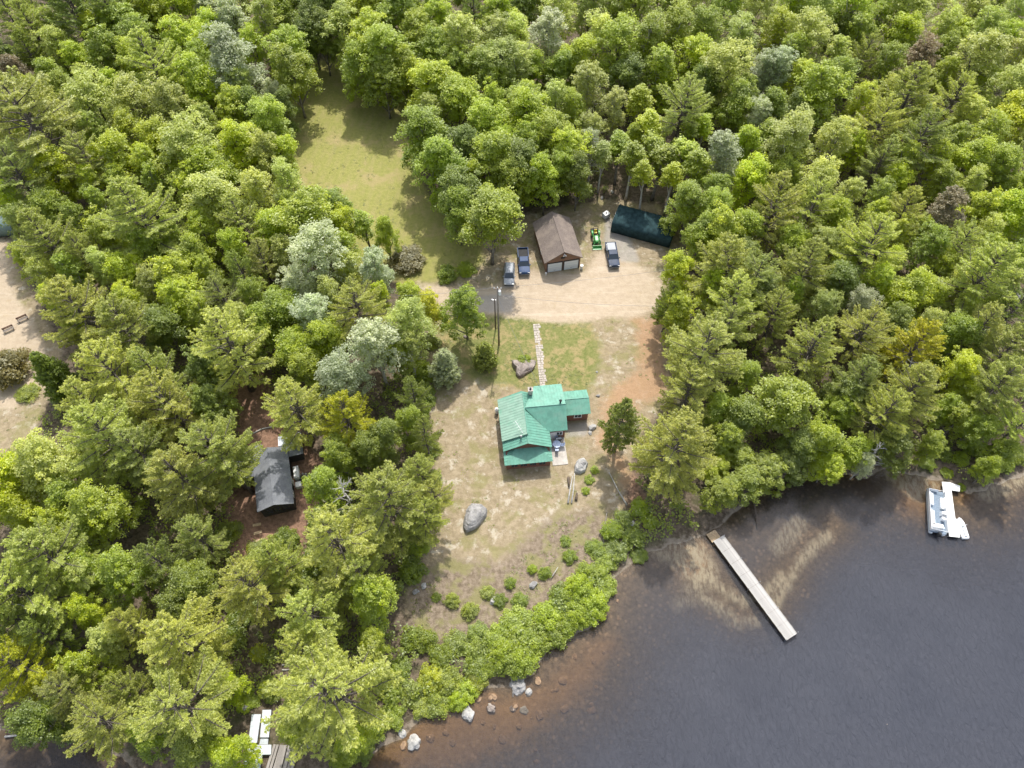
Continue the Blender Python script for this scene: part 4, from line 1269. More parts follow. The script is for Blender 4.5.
mb.tube([(3.76, 1.36, 5.31), (3.8, 8.56, 5.31)], 0.08, 6)
mb.tube([(3.9, 6.0, 5.08), (10.1, 6.0, 5.08)], 0.07, 6)
mb.tube([(10.05, 7.72, 3.38), (14.1, 7.72, 3.38)], 0.06, 6)
mb.build('ridge_cap', M['roof_green'], hs)
mb = MB()
mb.box((5.05, 8.85, 4.3), (0.62, 0.62, 2.4))
mb.box((5.05, 8.85, 5.52), (0.78, 0.78, 0.14))
ch = mb.build('chimney', M['brick'], hs)
mb = MB()
mb.tube([(5.05, 8.85, 5.55), (5.05, 8.85, 5.85)], 0.17, 10)
mb.build('flue', M['black'], ch)
mb = MB()
mb.tube([(9.35, 6.4, 4.5), (9.35, 6.4, 5.5)], 0.13, 10)
mb.tube([(9.35, 6.4, 5.5), (9.35, 6.4, 5.66)], [0.24, 0.05], 10)
mb.build('stove_pipe', M['black'], hs)
mb = MB()
mb.tube([(2.75, 1.15, 4.3), (2.75, 1.15, 5.2)], 0.11, 8)
mb.tube([(2.75, 1.15, 5.2), (2.75, 1.15, 5.34)], [0.2, 0.05], 8)
mb.build('stove_pipe', M['steel'], hs)
mb = MB()
mb.tube([(3.1, 1.7, 5.05), (2.1, 3.2, 6.3)], 0.035, 6)
for k in range(4):
    t = 0.35 + 0.2 * k
    x, y, z = 3.1 - 1.0 * t, 1.7 + 1.5 * t, 5.05 + 1.25 * t
    mb.tube([(x - 0.35, y - 0.2, z), (x + 0.35, y + 0.2, z)], 0.014, 4)
mb.build('antenna', M['white'], hs)
for u in (1.3, 2.7, 4.1, 5.5):
    window(hs, (u + 0.2, -1.55, 1.35), 1.05, 1.3, (0, -1), M['siding'])
window(hs, (8.9, 2.95, 1.6), 0.9, 1.0, (0, -1), M['white'])
window(hs, (12.2, 5.75, 1.45), 1.1, 0.9, (0, -1), M['white'])
window(hs, (6.95, 1.7, 1.5), 1.1, 1.0, (1, 0), M['white'])
window(hs, (0.3, 3.2, 1.5), 1.1, 1.1, (-1, 0), M['white'])
window(hs, (0.3, 6.4, 1.5), 1.1, 1.1, (-1, 0), M['white'])
mb = MB()
mb.box((7.9, 2.92, 1.05), (0.92, 0.06, 2.05))
dr = mb.build('door', M['white'], hs)
mb = MB()
mb.tube([(8.25, 2.88, 1.0), (8.25, 2.80, 1.0)], 0.035, 6)
mb.build('handle', M['steel'], dr)


def hloc(u, v, z=0.0):
    a = R(6)
    return (HX + u * math.cos(a) - v * math.sin(a), HY + u * math.sin(a) + v * math.cos(a), z)


pt = MB()
pt.box((0, 0, 0.03), (2.35, 4.6, 0.12))
o = pt.build('concrete_patio', M['concrete'], loc=hloc(8.52, 0.65))
o.rotation_euler[2] = R(6)
tag(o, 'pale concrete patio slab against the green-roofed house\'s right side', 'patio')
# propane bottle by the left wall
t = thing('propane_tank', 'white upright gas bottle at the left wall of the green-roofed house', 'gas tank', hloc(-0.25, 8.4))
mb = MB()
n = 14
mb.loft([[(r * math.cos(6.283 * k / n), r * math.sin(6.283 * k / n), z) for k in range(n)] for r, z in ((0.2, 0), (0.3, 0.08), (0.3, 1.15), (0.2, 1.32), (0.06, 1.36))])
mb.build('tank', M['white'], t, smooth=True)
mb = MB()
mb.tube([(0, 0, 1.35), (0, 0, 1.52)], 0.13, 10)
mb.build('valve_collar', M['steel'], t)
# table and chairs on the patio
t = thing('patio_table', 'pale blue patio table on the concrete slab beside the house', 'table', hloc(8.35, 1.55, 0.09))
mb = MB()
mb.loft([[(0.66 * math.cos(6.283 * k / 8), 0.66 * math.sin(6.283 * k / 8), z) for k in range(8)] for z in (0.70, 0.75)])
mb.build('tabletop', M['table_blue'], t)
for k in range(4):
    mb = MB()
    a = 0.785 + 1.571 * k
    mb.tube([(0.4 * math.cos(a), 0.4 * math.sin(a), 0.7), (0.5 * math.cos(a), 0.5 * math.sin(a), 0)], 0.025, 6)
    mb.build('leg', M['white'], t)


def patio_chair():
    c = thing('patio_chair', 'x', 'chair', (0, 0, 0), 0, 'chairs round the patio table')
    mb = MB()
    mb.box((0, 0, 0.44), (0.5, 0.5, 0.05))
    mb.build('seat', M['table_blue'], c)
    mb = MB()
    mb.box((0, 0.25, 0.72), (0.5, 0.05, 0.52), 0, (1, 1), (0, 0.1))
    mb.build('backrest', M['table_blue'], c)
    for sx in (-1, 1):
        for sy in (-1, 1):
            mb = MB()
            mb.tube([(0.21 * sx, 0.21 * sy, 0.42), (0.24 * sx, 0.24 * sy, 0)], 0.022, 5)
            mb.build('leg', M['white'], c)
    return c


pc = patio_chair()
for k, (a, lab) in enumerate(((10, 'pale blue chair on the far side of the patio table'), (100, 'pale blue chair on the house side of the patio table'),
                              (190, 'pale blue chair on the lake side of the patio table'), (280, 'pale blue chair on the outer side of the patio table'))):
    c = pc if k == 0 else copy_tree(pc)
    c['label'] = lab
    a0 = R(a + 80)
    x, y, z = hloc(8.35, 1.55, 0.09)
    c.location = (x + 0.86 * math.cos(a0), y + 0.86 * math.sin(a0), z)
    c.rotation_euler[2] = a0 - R(90)
t = thing('barbecue_grill', 'black barbecue grill against the wall behind the patio table', 'grill', hloc(8.75, 2.45, 0.09), R(6))
mb = MB()
mb.box((0, 0, 0.7), (0.9, 0.5, 0.25))
mb.box((0, 0, 0.32), (0.6, 0.42, 0.5))
mb.build('firebox', M['black'], t)
mb = MB()
mb.loft([[(x, 0.25 * math.cos(a), 0.82 + 0.26 * math.sin(a)) for a in [math.pi * k / 8 for k in range(9)]] for x in (-0.42, 0.42)])
mb.build('lid', M['steel'], t)

# garage
gp = [at(525 + X / 9.6, 200 + Y / 9.6, 2.8) for X, Y in ((190, 610), (550, 545))]
GA = R(11.5)
GX, GY = gp[0]
ga = thing('brown_garage', 'two-door garage with brown siding and worn brown shingle roof', 'garage', (GX, GY, 0), GA)
GW, GL = 6.9, 10.0
wall_box('wall', ga, M['siding_brown'], [(0.3, 0), (GW - 0.3, 0), (GW - 0.3, 2.72), (GW / 2, 4.72), (0.3, 2.72)], UV, 0.3, GL - 0.3)
for s in (-1, 1):
    mb = MB()
    xe = GW / 2 + s * (GW / 2 + 0.05)
    mb.slab([(GW / 2, 0, 4.98), (xe, 0, 2.78), (xe, GL, 2.78), (GW / 2, GL, 4.98)], 0.12)
    mb.build('roof', M['shingle_brown'], ga)
mb = MB()
mb.tube([(GW / 2, -0.02, 4.99), (GW / 2, GL + 0.02, 4.99)], 0.08, 6)
mb.build('ridge_cap', M['shingle_brown'], ga)
for x in (GW / 2 - 1.5, GW / 2 + 1.5):
    mb = MB()
    mb.box((x, 0.26, 1.12), (2.55, 0.1, 2.2))
    dd = mb.build('garage_door', M['door_grey'], ga)
    fr = MB()
    for dx, dz, w, h in ((-1.36, 1.12, 0.14, 2.3), (1.36, 1.12, 0.14, 2.3), (0, 2.3, 2.86, 0.14)):
        fr.box((x + dx, 0.24, dz), (w, 0.13, h))
    fr.build('frame', M['siding_dark'], dd)
    mb = MB()
    mb.box((x, 0.19, 0.35), (0.3, 0.05, 0.05))
    mb.build('handle', M['steel'], dd)
mb = MB()
mb.box((GW / 2 - 0.1, 0.26, 3.25), (0.75, 0.08, 0.35))
mb.build('vent', M['black'], ga)
mb = MB()
mb.box((GW / 2 + 0.1, 0.2, 4.15), (0.18, 0.22, 0.16))
for s in (-1, 1):
    mb.tube([(GW / 2 + 0.1 + s * 0.1, 0.15, 4.1), (GW / 2 + 0.1 + s * 0.22, -0.12, 3.98)], [0.07, 0.13], 8)
mb.build('floodlight', M['white'], ga)
window(ga, (0.3, 4.0, 1.6), 0.9, 0.8, (-1, 0), M['white'])
window(ga, (GW - 0.3, 5.0, 1.6), 0.9, 0.8, (1, 0), M['white'])


def gloc(u, v, z=0.0):
    return (GX + u * math.cos(GA) - v * math.sin(GA), GY + u * math.sin(GA) + v * math.cos(GA), z)


for k, (u, v, lab) in enumerate(((GW - 0.05, -0.1, 'white bin standing at the right corner of the brown garage'), (0.25, -0.25, 'small white bucket at the left corner of the brown garage'))):
    t = thing('white_bin' if k == 0 else 'white_bucket', lab, 'bin' if k == 0 else 'bucket', gloc(u, v))
    s = 1.0 if k == 0 else 0.6
    mb = MB()
    mb.loft([[(r * math.cos(6.283 * q / 14), r * math.sin(6.283 * q / 14), z) for q in range(14)] for r, z in ((0.22 * s, 0), (0.28 * s, 0.85 * s), (0.24 * s, 0.85 * s), (0.2 * s, 0.7 * s))])
    mb.build('body', M['tank'], t)
    mb = MB()
    mb.loft([[(r * math.cos(6.283 * q / 14), r * math.sin(6.283 * q / 14), z) for q in range(14)] for r, z in ((0.3 * s, 0.86 * s), (0.3 * s, 0.9 * s), (0.1 * s, 0.97 * s))])
    mb.build('lid', M['white'], t)

# dark cabin on the left
CA = R(15)
CX, CY = at(225 + 205 / 6.4, 420 + 590 / 6.4, 2.9)
cb = thing('dark_cabin', 'charcoal cabin with grey shingle roof half hidden under pines on the left', 'cabin', (CX, CY, 0), CA)
CW, CL = 5.2, 9.4
wall_box('wall', cb, M['siding_dark'], [(0.3, 0), (CW - 0.3, 0), (CW - 0.3, 2.8), (CW / 2, 3.75), (0.3, 2.8)], UV, 0.35, CL - 0.3)
wall_box('wall', cb, M['siding_dark'], [(6.2, 0), (10.6, 0), (10.6, 2.6), (8.4, 3.3), (6.2, 2.6)], VU, -4.2, 0.5)
wall_box('wall', cb, M['siding_dark'], [(8.2, 0), (11.4, 0), (11.4, 2.3), (8.2, 2.3)], VU, 4.0, 7.0)
for s in (-1, 1):
    mb = MB()
    xe = CW / 2 + s * (CW / 2)
    mb.slab([(CW / 2, 0, 3.95), (xe, 0, 2.85), (xe, CL, 2.85), (CW / 2, CL, 3.95)], 0.1)
    mb.build('roof', M['shingle_grey'], cb)
for s in (-1, 1):
    mb = MB()
    ye = 8.4 + s * 2.5
    mb.slab([(-4.5, 8.4, 3.5), (1.5, 8.4, 3.5), (1.5, ye, 2.66), (-4.5, ye, 2.66)], 0.1)
    mb.build('roof', M['shingle_grey'], cb)
for s in (-1, 1):
    mb = MB()
    ye = 9.8 + s * 1.9
    mb.slab([(3.9, 9.8, 2.95), (7.3, 9.8, 2.95), (7.3, ye, 2.4), (3.9, ye, 2.4)], 0.1)
    mb.build('roof', M['galv'] if s > 0 else M['shingle_grey'], cb)
for x in (1.4, 2.6, 3.8):
    window(cb, (x, 0.35, 1.6), 0.85, 1.1, (0, -1), M['siding_dark'])
window(cb, (CW - 0.3, 2.3, 1.6), 0.9, 1.0, (1, 0), M['white'])
mb = MB()
mb.box((CW - 0.26, 4.6, 1.05), (0.06, 0.9, 2.0))
mb.build('door', M['white'], cb)


def cloc(u, v, z=0.0):
    return (CX + u * math.cos(CA) - v * math.sin(CA), CY + u * math.sin(CA) + v * math.cos(CA), z)


def chest(name, lab, cat, loc, rot, s, m, mlid):
    t = thing(name, lab, cat, loc, rot)
    mb = MB()
    mb.box((0, 0, s[2] / 2), s)
    mb.build('body', m, t)
    mb = MB()
    mb.box((0, 0, s[2] + 0.06), (s[0] + 0.06, s[1] + 0.06, 0.1), 0, (0.94, 0.96))
    mb.build('lid', mlid, t)
    mb = MB()
    mb.box((s[0] / 2 + 0.04, 0, s[2] - 0.02), (0.05, s[1] * 0.3, 0.06))
    mb.build('handle', M['steel'], t)
    return t


chest('storage_chest', 'long white storage chest along the dark cabin\'s right wall', 'chest', cloc(CW + 0.42, 6.0), CA, (0.75, 1.9, 0.8), M['white'], M['white'])
chest('storage_box', 'short white box nearer the lake along the dark cabin\'s right wall', 'box', cloc(CW + 0.5, 3.9), CA, (0.8, 0.8, 0.75), M['tank'], M['white'])
# timber-edged path steps beside the cabin
ed = thing('timber_edging', 'curved line of pale timbers behind the dark cabin', 'edging', (0, 0, 0))
pts = [at(x, y, 0.1) for x, y in ((244, 452), (246, 441), (252, 434), (262, 429), (272, 427))]
for a, b in zip(pts[:-1], pts[1:]):
    mb = MB()
    mb.tube([(*a, 0.12), (*b, 0.12)], 0.13, 7)
    mb.build('timber', M['dead'], ed)
for k, (x, y) in enumerate(((257, 525), (258, 533), (259, 541), (262, 547))):
    q = at(x, y)
    mb = MB()
    mb.box((0, 0, 0.07), (1.15, 0.4, 0.14))
    o = mb.build('timber_step', M['tan_wood'], loc=(*q, 0.0))
    o.rotation_euler[2] = R(14 + 5 * k)
    tag(o, ['topmost', 'second from top', 'third from top', 'lowest'][k] + ' timber step of the path in front of the dark cabin', 'step', 'timber steps below the dark cabin')

# fire ring by the cabin
t = thing('fire_pit', 'ring of pale stones round a dark fire pit right of the dark cabin', 'fire pit', (*at(303, 479), 0.0))
mb = MB()
mb.loft([[(0.62 * math.cos(6.283 * q / 16), 0.62 * math.sin(6.283 * q / 16), z) for q in range(16)] for z in (0.01, 0.06)])
mb.build('ash_bed', M['black'], t)
mb = MB()
for k in range(11):
    a = 6.283 * k / 11
    mb.box((0.8 * math.cos(a), 0.8 * math.sin(a), 0.13), (0.36, 0.3, 0.28), a + 0.3, (0.75, 0.7))
mb.build('stone_ring', M['rock_pale'], t)


# arched tarpaulin shelters
def arched_shelter(name, lab, cat, p0, p1, width, hgt, wall, m, end_open):
    """hoops carrying a cover, from p0 to p1 along its ridge"""
    a, b = Vector((*p0, 0)), Vector((*p1, 0))
    L = (b - a).length
    t = thing(name, lab, cat, (*((a + b) / 2).to_2d(), 0), math.atan2(b.y - a.y, b.x - a.x))
    nseg, na = 26, 15
    rings = []
    for i in range(nseg + 1):
        x = -L / 2 + L * i / nseg
        sag = -0.2 * abs(math.sin(math.pi * i / 3.0)) ** 0.7
        ring = []
        for k in range(na):
            an = math.pi * k / (na - 1)
            cx, cz = math.cos(an), math.sin(an)
            ring.append((x, -width / 2 * (abs(cx) ** 0.75) * (1 if cx > 0 else -1), wall + (hgt - wall) * cz ** 0.9 + sag * cz))
        ring = [(x, -width / 2, 0.15)] + ring + [(x, width / 2, 0.15)]
        rings.append(ring)
    mb = MB()
    n = len(rings[0])
    vs = [p for r in rings for p in r]
    fs = [(i * n + k, i * n + k + 1, (i + 1) * n + k + 1, (i + 1) * n + k) for i in range(nseg) for k in range(n - 1)]
    mb.add(vs, fs)
    c = mb.build('cover', m, t, smooth=True)
    sol = c.modifiers.new('thickness', 'SOLIDIFY')
    sol.thickness = 0.03
    mb = MB()
    for i in range(0, nseg + 1, 3):
        mb.tube([(p[0], p[1] * 0.985, p[2] - 0.05 if p[2] > 0.3 else 0.0) for p in rings[i]], 0.03, 5)
    mb.build('hoop_frame', M['steel'], t)
    if not end_open:
        for x in (-L / 2 + 0.05, L / 2 - 0.05):
            mb = MB()
            mb.add([(x, p[1] * 0.97, p[2] - 0.03) for p in rings[0]], [tuple(range(n))])
            e = mb.build('end_panel', m, t)
            s2 = e.modifiers.new('thickness', 'SOLIDIFY')
            s2.thickness = 0.03
    return t


c0, c1 = at(616, 214, 2.2), at(675, 230, 2.2)
arched_shelter('tarp_carport', 'long dark blue-green ribbed tarpaulin carport at the forest edge', 'carport', c0, c1, 5.4, 3.0, 1.9, M['tarp'], False)
c0, c1 = at(-26, 221, 2.0), at(15, 218, 2.0)
arched_shelter('arched_shelter', 'teal arched tarpaulin shelter with dark open end at the left edge', 'shelter', c0, c1, 5.2, 3.1, 1.6, M['teal'], True)


# ------------------------------------------------------------------ vehicles (forward is -y)
def wheels(t, xs_, ys_, r, w, m_rim):
    for sx in (-1, 1):
        for y in ys_:
            mb = MB()
            x = xs_ * sx
            n = 18
            mb.loft([[(x + dx, y + rr * math.cos(6.283 * k / n), r + rr * math.sin(6.283 * k / n)) for k in range(n)] for dx, rr in ((-w / 2, r * 0.86), (-w / 2 * 0.7, r), (w / 2 * 0.7, r), (w / 2, r * 0.86))])
            wh = mb.build('wheel', M['black'], t)
            mb = MB()
            mb.loft([[(x + dx, y + rr * math.cos(6.283 * k / n), r + rr * math.sin(6.283 * k / n)) for k in range(n)] for dx, rr in ((-w / 2 - 0.012, r * 0.6), (w / 2 + 0.012, r * 0.6))])
            mb.build('rim', m_rim, wh)


def ring(y, hw, z0, z1, r=0.12):
    """a rounded cross-section of a body"""
    return [(-hw + r, y, z0), (hw - r, y, z0), (hw, y, z0 + r), (hw, y, z1 - r * 1.4), (hw - r * 0.6, y, z1 - r * 0.25), (hw * 0.55, y, z1), (-hw * 0.55, y, z1),
            (-hw + r * 0.6, y, z1 - r * 0.25), (-hw, y, z1 - r * 1.4), (-hw, y, z0 + r)]


def car(name, lab, cat, loc, rot, L, W, paint, kind):
    t = thing(name, lab, cat, loc, rot)
    hw, y0, y1 = W / 2, -L / 2, L / 2
    mb = MB()
    if kind == 'suv':
        mb.loft([ring(y0, hw * 0.82, 0.5, 0.78), ring(y0 + 0.15, hw * 0.95, 0.38, 0.9), ring(y0 + 0.6, hw, 0.3, 0.98), ring(y0 + 1.35, hw, 0.3, 1.05), ring(0.2, hw, 0.3, 1.08), ring(y1 - 0.5, hw, 0.3, 1.08),
                 ring(y1 - 0.08, hw * 0.96, 0.4, 1.04), ring(y1, hw * 0.86, 0.5, 0.95)])
        cab0, cab1 = y0 + 1.2, y1 - 0.12
        roof0, roof1, top = y0 + 1.95, y1 - 0.55, 1.68
    else:
        mb.loft([ring(y0, hw * 0.84, 0.55, 0.95), ring(y0 + 0.12, hw * 0.96, 0.45, 1.06), ring(y0 + 0.6, hw, 0.4, 1.12), ring(y0 + 1.5, hw, 0.4, 1.16), ring(y0 + 3.45, hw, 0.4, 1.16)])
        cab0, cab1 = y0 + 1.35, y0 + 3.4
        roof0, roof1, top = y0 + 2.0, y0 + 3.15, 1.82
    mb.build('body', paint, t)
    # greenhouse: glass sides, painted roof and pillars
    mb = MB()
    a = hw * 0.93
    b = hw * 0.76
    zb = 1.04 if kind == 'suv' else 1.13
    mb.loft([[(-a, cab0, zb), (a, cab0, zb), (a, cab1, zb), (-a, cab1, zb)], [(-b, roof0, top - 0.04), (b, roof0, top - 0.04), (b, roof1, top - 0.04), (-b, roof1, top - 0.04)]])
    mb.build('windows', M['glass'], t)
    mb = MB()
    mb.loft([[(-b * 1.02, roof0 - 0.03, top - 0.05), (b * 1.02, roof0 - 0.03, top - 0.05), (b * 1.02, roof1 + 0.04, top - 0.05), (-b * 1.02, roof1 + 0.04, top - 0.05)],
             [(-b * 0.9, roof0 + 0.06, top + 0.02), (b * 0.9, roof0 + 0.06, top + 0.02), (b * 0.9, roof1 - 0.04, top + 0.02), (-b * 0.9, roof1 - 0.04, top + 0.02)]])
    for sx in (-1, 1):
        for ya, yb in ((cab0, roof0), (cab1, roof1), ((cab0 + cab1) / 2 + 0.15, (roof0 + roof1) / 2 + 0.1)):
            mb.tube([(sx * a * 1.005, ya, zb), (sx * b * 1.01, yb, top - 0.03)], 0.045, 5)
    mb.build('roof', paint, t)
    if kind == 'suv':
        for sx in (-1, 1):
            mb = MB()
            mb.tube([(sx * b * 0.85, roof0 + 0.25, top + 0.06), (sx * b * 0.85, roof1 - 0.2, top + 0.06)], 0.022, 5)
            mb.build('roof_rail', M['black'], t)
    else:
        bd0, bd1 = cab1 + 0.08, y1
        mb = MB()
        mb.box((0, (bd0 + bd1) / 2, 0.68), (W * 0.96, bd1 - bd0, 0.34))
        for sx in (-1, 1):
            mb.box((sx * (hw - 0.07), (bd0 + bd1) / 2, 1.0), (0.13, bd1 - bd0, 0.34))
        mb.box((0, bd0 + 0.04, 1.0), (W - 0.28, 0.08, 0.34))
        bed = mb.build('truck_bed', paint, t)
        mb = MB()
        mb.box((0, bd1 - 0.035, 1.0), (W - 0.28, 0.07, 0.34))
        mb.build('tailgate', paint, bed)
        mb = MB()
        mb.box((0, (bd0 + bd1) / 2, 0.862), (W - 0.3, bd1 - bd0 - 0.16, 0.02))
        mb.build('bed_liner', M['black'] if kind == 'pickup' else M['boat_white'], bed)
    for sx in (-1, 1):
        mb = MB()
        mb.box((sx * hw * 0.72, y0 + 0.07, 0.8 if kind == 'suv' else 0.9), (0.36, 0.12, 0.16))
        mb.build('headlight', M['headlamp'], t)
        mb = MB()
        mb.box((sx * hw * 0.84, y1 - 0.0, 0.9), (0.2, 0.08, 0.26))
        mb.build('tail_light', M['taillamp'], t)
        mb = MB()
        mb.box((sx * (hw + 0.1), cab0 + 0.35, 1.14), (0.22, 0.12, 0.16))
        mb.build('mirror', paint, t)
    mb = MB()
    mb.box((0, y0 - 0.01, 0.5), (W * 0.86, 0.1, 0.2))
    mb.build('bumper', M['black'] if kind == 'suv' else M['steel'], t)
    wheels(t, hw - 0.12, (y0 + 0.92, y1 - 0.95), 0.36 if kind == 'suv' else 0.39, 0.24, M['steel'])
    return t


def mid_dir(a, b, z):
    A, B = Vector(at(*a, z)), Vector(at(*b, z))
    d = B - A
    return ((A + B) / 2), math.atan2(d.y, d.x) + R(90), d.length


c, r, L = mid_dir((509.4, 264), (509.2, 284.5), 0.7)
car('parked_suv', 'silver-grey sport utility car parked left of the dark blue pickup', 'car', (*c, 0), R(-1), 4.9, 1.9, M['silver_car'], 'suv')
c, r, L = mid_dir((522.5, 248.5), (524.8, 274.5), 0.7)
car('pickup_truck', 'dark blue pickup truck with empty black bed left of the brown garage', 'pickup truck', (*c, 0), R(3), 5.9, 2.0, M['blue_car'], 'pickup')
c, r, L = mid_dir((610, 244), (614.6, 266.5), 0.7)
pk = car('pickup_truck', 'blue-black pickup truck with white covered bed right of the brown garage', 'pickup truck', (*c, 0), R(4), 5.6, 2.0, M['black_car'], 'white')
tl = MB()
tl.box((0, 0.02, 1.22), (1.5, 1.9, 0.1), 0, (0.95, 0.95))
tl.build('bed_cover', M['silver_car'], pk).location = (0, 1.62, 0)

# tractor
c, r, L = mid_dir((594.8, 226), (597.3, 247), 0.8)
tr_ = thing('green_tractor', 'small green tractor with front loader parked right of the brown garage', 'tractor', (*c, 0), R(3))
mb = MB()
mb.loft([ring(-1.55, 0.30, 0.62, 1.12, 0.08), ring(-1.3, 0.36, 0.55, 1.2, 0.08), ring(-0.3, 0.37, 0.55, 1.26, 0.08), ring(-0.1, 0.34, 0.55, 1.2, 0.08)])
mb.build('hood', M['tractor'], tr_)
mb = MB()
mb.box((0, 0.5, 0.6), (0.5, 1.6, 0.4))
mb.box((0, -0.9, 0.5), (0.34, 1.4, 0.3))
mb.build('chassis', M['black'], tr_)
for sx in (-1, 1):
    mb = MB()
    mb.loft([[(sx * (0.62 + dx), 0.75 + 0.72 * math.cos(a), 0.6 + 0.74 * math.sin(a)) for a in [math.pi * (0.08 + 0.84 * k / 8) for k in range(9)]] for dx in (-0.16, 0.16)])
    mb.build('fender', M['tractor'], tr_)
mb = MB()
mb.box((0, 0.85, 1.0), (0.5, 0.5, 0.12))
mb.box((0, 1.1, 1.28), (0.5, 0.1, 0.48))
mb.build('seat', M['yellow'], tr_)
mb = MB()
mb.tube([(0, 0.1, 1.15), (0, 0.3, 1.38)], 0.03, 6)
mb.tube([(0.2 * math.cos(6.283 * k / 12), 0.31 + 0.17 * math.sin(6.283 * k / 12), 1.39 + 0.08 * math.sin(6.283 * k / 12)) for k in range(13)], 0.02, 5)
mb.build('steering_wheel', M['black'], tr_)
for sx in (-1, 1):
    for y, rr, w in ((0.75, 0.62, 0.34), (-1.1, 0.38, 0.24)):
        mb = MB()
        x = sx * 0.66
        n = 20
        mb.loft([[(x + dx, y + q * math.cos(6.283 * k / n), rr + q * math.sin(6.283 * k / n)) for k in range(n)] for dx, q in ((-w / 2, rr * 0.85), (-w / 3, rr), (w / 3, rr), (w / 2, rr * 0.85))])
        wh = mb.build('wheel', M['black'], tr_)
        mb = MB()
        mb.loft([[(x + dx, y + q * math.cos(6.283 * k / n), rr + q * math.sin(6.283 * k / n)) for k in range(n)] for dx, q in ((-w / 2 - 0.012, rr * 0.5), (w / 2 + 0.012, rr * 0.5))])
        mb.build('rim', M['yellow'], wh)
mb = MB()
for sx in (-1, 1):
    mb.tube([(sx * 0.5, -0.1, 1.15), (sx * 0.55, -1.3, 1.0), (sx * 0.55, -2.05, 0.42)], 0.06, 6)
mb.tube([(-0.55, -1.6, 0.75), (0.55, -1.6, 0.75)], 0.05, 6)
mb.build('loader_arms', M['tractor'], tr_)
mb = MB()
mb.loft([[(x, -2.05, 0.62), (x, -2.1, 0.1), (x, -2.62, 0.06), (x, -2.62, 0.12), (x, -2.18, 0.16), (x, -2.12, 0.62)] for x in (-0.85, 0.85)])
for x in (-0.85, 0.85):
    mb.box((x, -2.3, 0.26), (0.04, 0.5, 0.36))
mb.build('bucket', M['tractor'], tr_)
mb = MB()
for sx in (-1, 1):
    mb.tube([(sx * 0.42, 1.2, 0.3), (sx * 0.42, 1.2, 2.1)], 0.035, 6)
mb.tube([(-0.42, 1.2, 2.1), (0.42, 1.2, 2.1)], 0.035, 6)
mb.build('roll_bar', M['black'], tr_)
mb = MB()
mb.box((0, 1.95, 0.42), (1.5, 0.7, 0.4), 0, (0.92, 0.8))
mb.tube([(0, 1.2, 0.6), (0, 1.7, 0.7)], 0.05, 6)
mb.build('mower_attachment', M['black'], tr_)

# caged water tank at the forest edge
x, y = at(606, 215, 0.6)
t = thing('caged_tank', 'white cube-shaped plastic tank with black cap left of the tarpaulin carport', 'water tank', (x, y, 0), R(38))
mb = MB()
mb.box((0, 0, 0.62), (1.15, 1.0, 0.95), 0, (0.96, 0.96))
mb.build('tank', M['tank'], t)
mb = MB()
mb.tube([(0, 0, 1.09), (0, 0, 1.17)], 0.17, 12)
mb.build('cap', M['black'], t)
mb = MB()
for z in (0.25, 0.5, 0.75, 1.0):
    mb.tube([(-0.6, -0.53, z), (0.6, -0.53, z), (0.6, 0.53, z), (-0.6, 0.53, z), (-0.6, -0.53, z)], 0.018, 4)
for x_ in (-0.6, -0.2, 0.2, 0.6):
    for y_ in (-0.53, 0.53):
        mb.tube([(x_, y_, 0.14), (x_, y_, 1.12)], 0.018, 4)
mb.build('cage', M['steel'], t)
mb = MB()
for x_ in (-0.45, 0, 0.45):
    mb.box((x_, 0, 0.07), (0.14, 1.0, 0.12))
mb.build('pallet', M['tan_wood'], t)

# ------------------------------------------------------------------ utility poles and wires
PB = Vector((*at(499, 345), 0))


def pole_h(px_top, base):
    lo, hi = 3.0, 20.0
    for _ in range(40):
        m_ = (lo + hi) / 2
        if at(512, px_top, m_)[1] > base.y:
            lo = m_
        else:
            hi = m_
    return lo


PH = pole_h(288, PB)
up = thing('utility_pole', 'tall wooden utility pole with white insulators between lawn and drive', 'utility pole', PB)
mb = MB()
mb.tube([(0, 0, -0.2), (0, 0, PH * 0.5), (0, 0, PH)], [0.17, 0.145, 0.115], 10)
mb.build('pole', M['wood_pole'], up, smooth=True)
mb = MB()
mb.tube([(0.32, -0.05, PH - 1.45), (0.32, -0.05, PH - 0.6)], 0.23, 12)
mb.box((0.12, 0, PH - 1.0), (0.2, 0.1, 0.3))
mb.build('transformer', M['tank'], up)
mb = MB()
mb.box((0, 0.14, PH - 0.35), (1.2, 0.1, 0.12))
mb.build('crossarm', M['wood_pole'], up)
for x_ in (-0.52, 0.0, 0.52):
    mb = MB()
    z_ = PH if x_ == 0 else PH - 0.29
    mb.tube([(x_, 0.14 if x_ else 0, z_), (x_, 0.14 if x_ else 0, z_ + 0.14), (x_, 0.14 if x_ else 0, z_ + 0.25)], [0.07, 0.09, 0.04], 8)
    mb.build('insulator', M['white'], up)
B2 = Vector((*at(495.6, 329), 0))
PH2 = pole_h(299, B2)
u2 = thing('service_pole', 'shorter dark pole just left of the tall utility pole', 'utility pole', B2)
mb = MB()
mb.tube([(0, 0, -0.2), (0, 0, PH2)], [0.12, 0.09], 8)
mb.build('pole', M['wood_dark'], u2, smooth=True)
mb = MB()
mb.box((-0.12, 0, PH2 - 0.25), (0.7, 0.07, 0.07))
mb.tube([(-0.4, 0, PH2 - 0.2), (-0.4, 0, PH2 - 0.05)], 0.06, 6)
mb.build('bracket', M['steel'], u2)


def wire(a, b, sag, lab):
    a, b = Vector(a), Vector(b)
    pts = []
    for i in range(19):
        t = i / 18
        p = a.lerp(b, t)
        pts.append((p.x, p.y, p.z - sag * 4 * t * (1 - t)))
    mb = MB()
    mb.tube(pts, 0.022, 4)
    tag(mb.build('overhead_wire', M['steel']), lab, 'wire', 'wires on the utility pole')


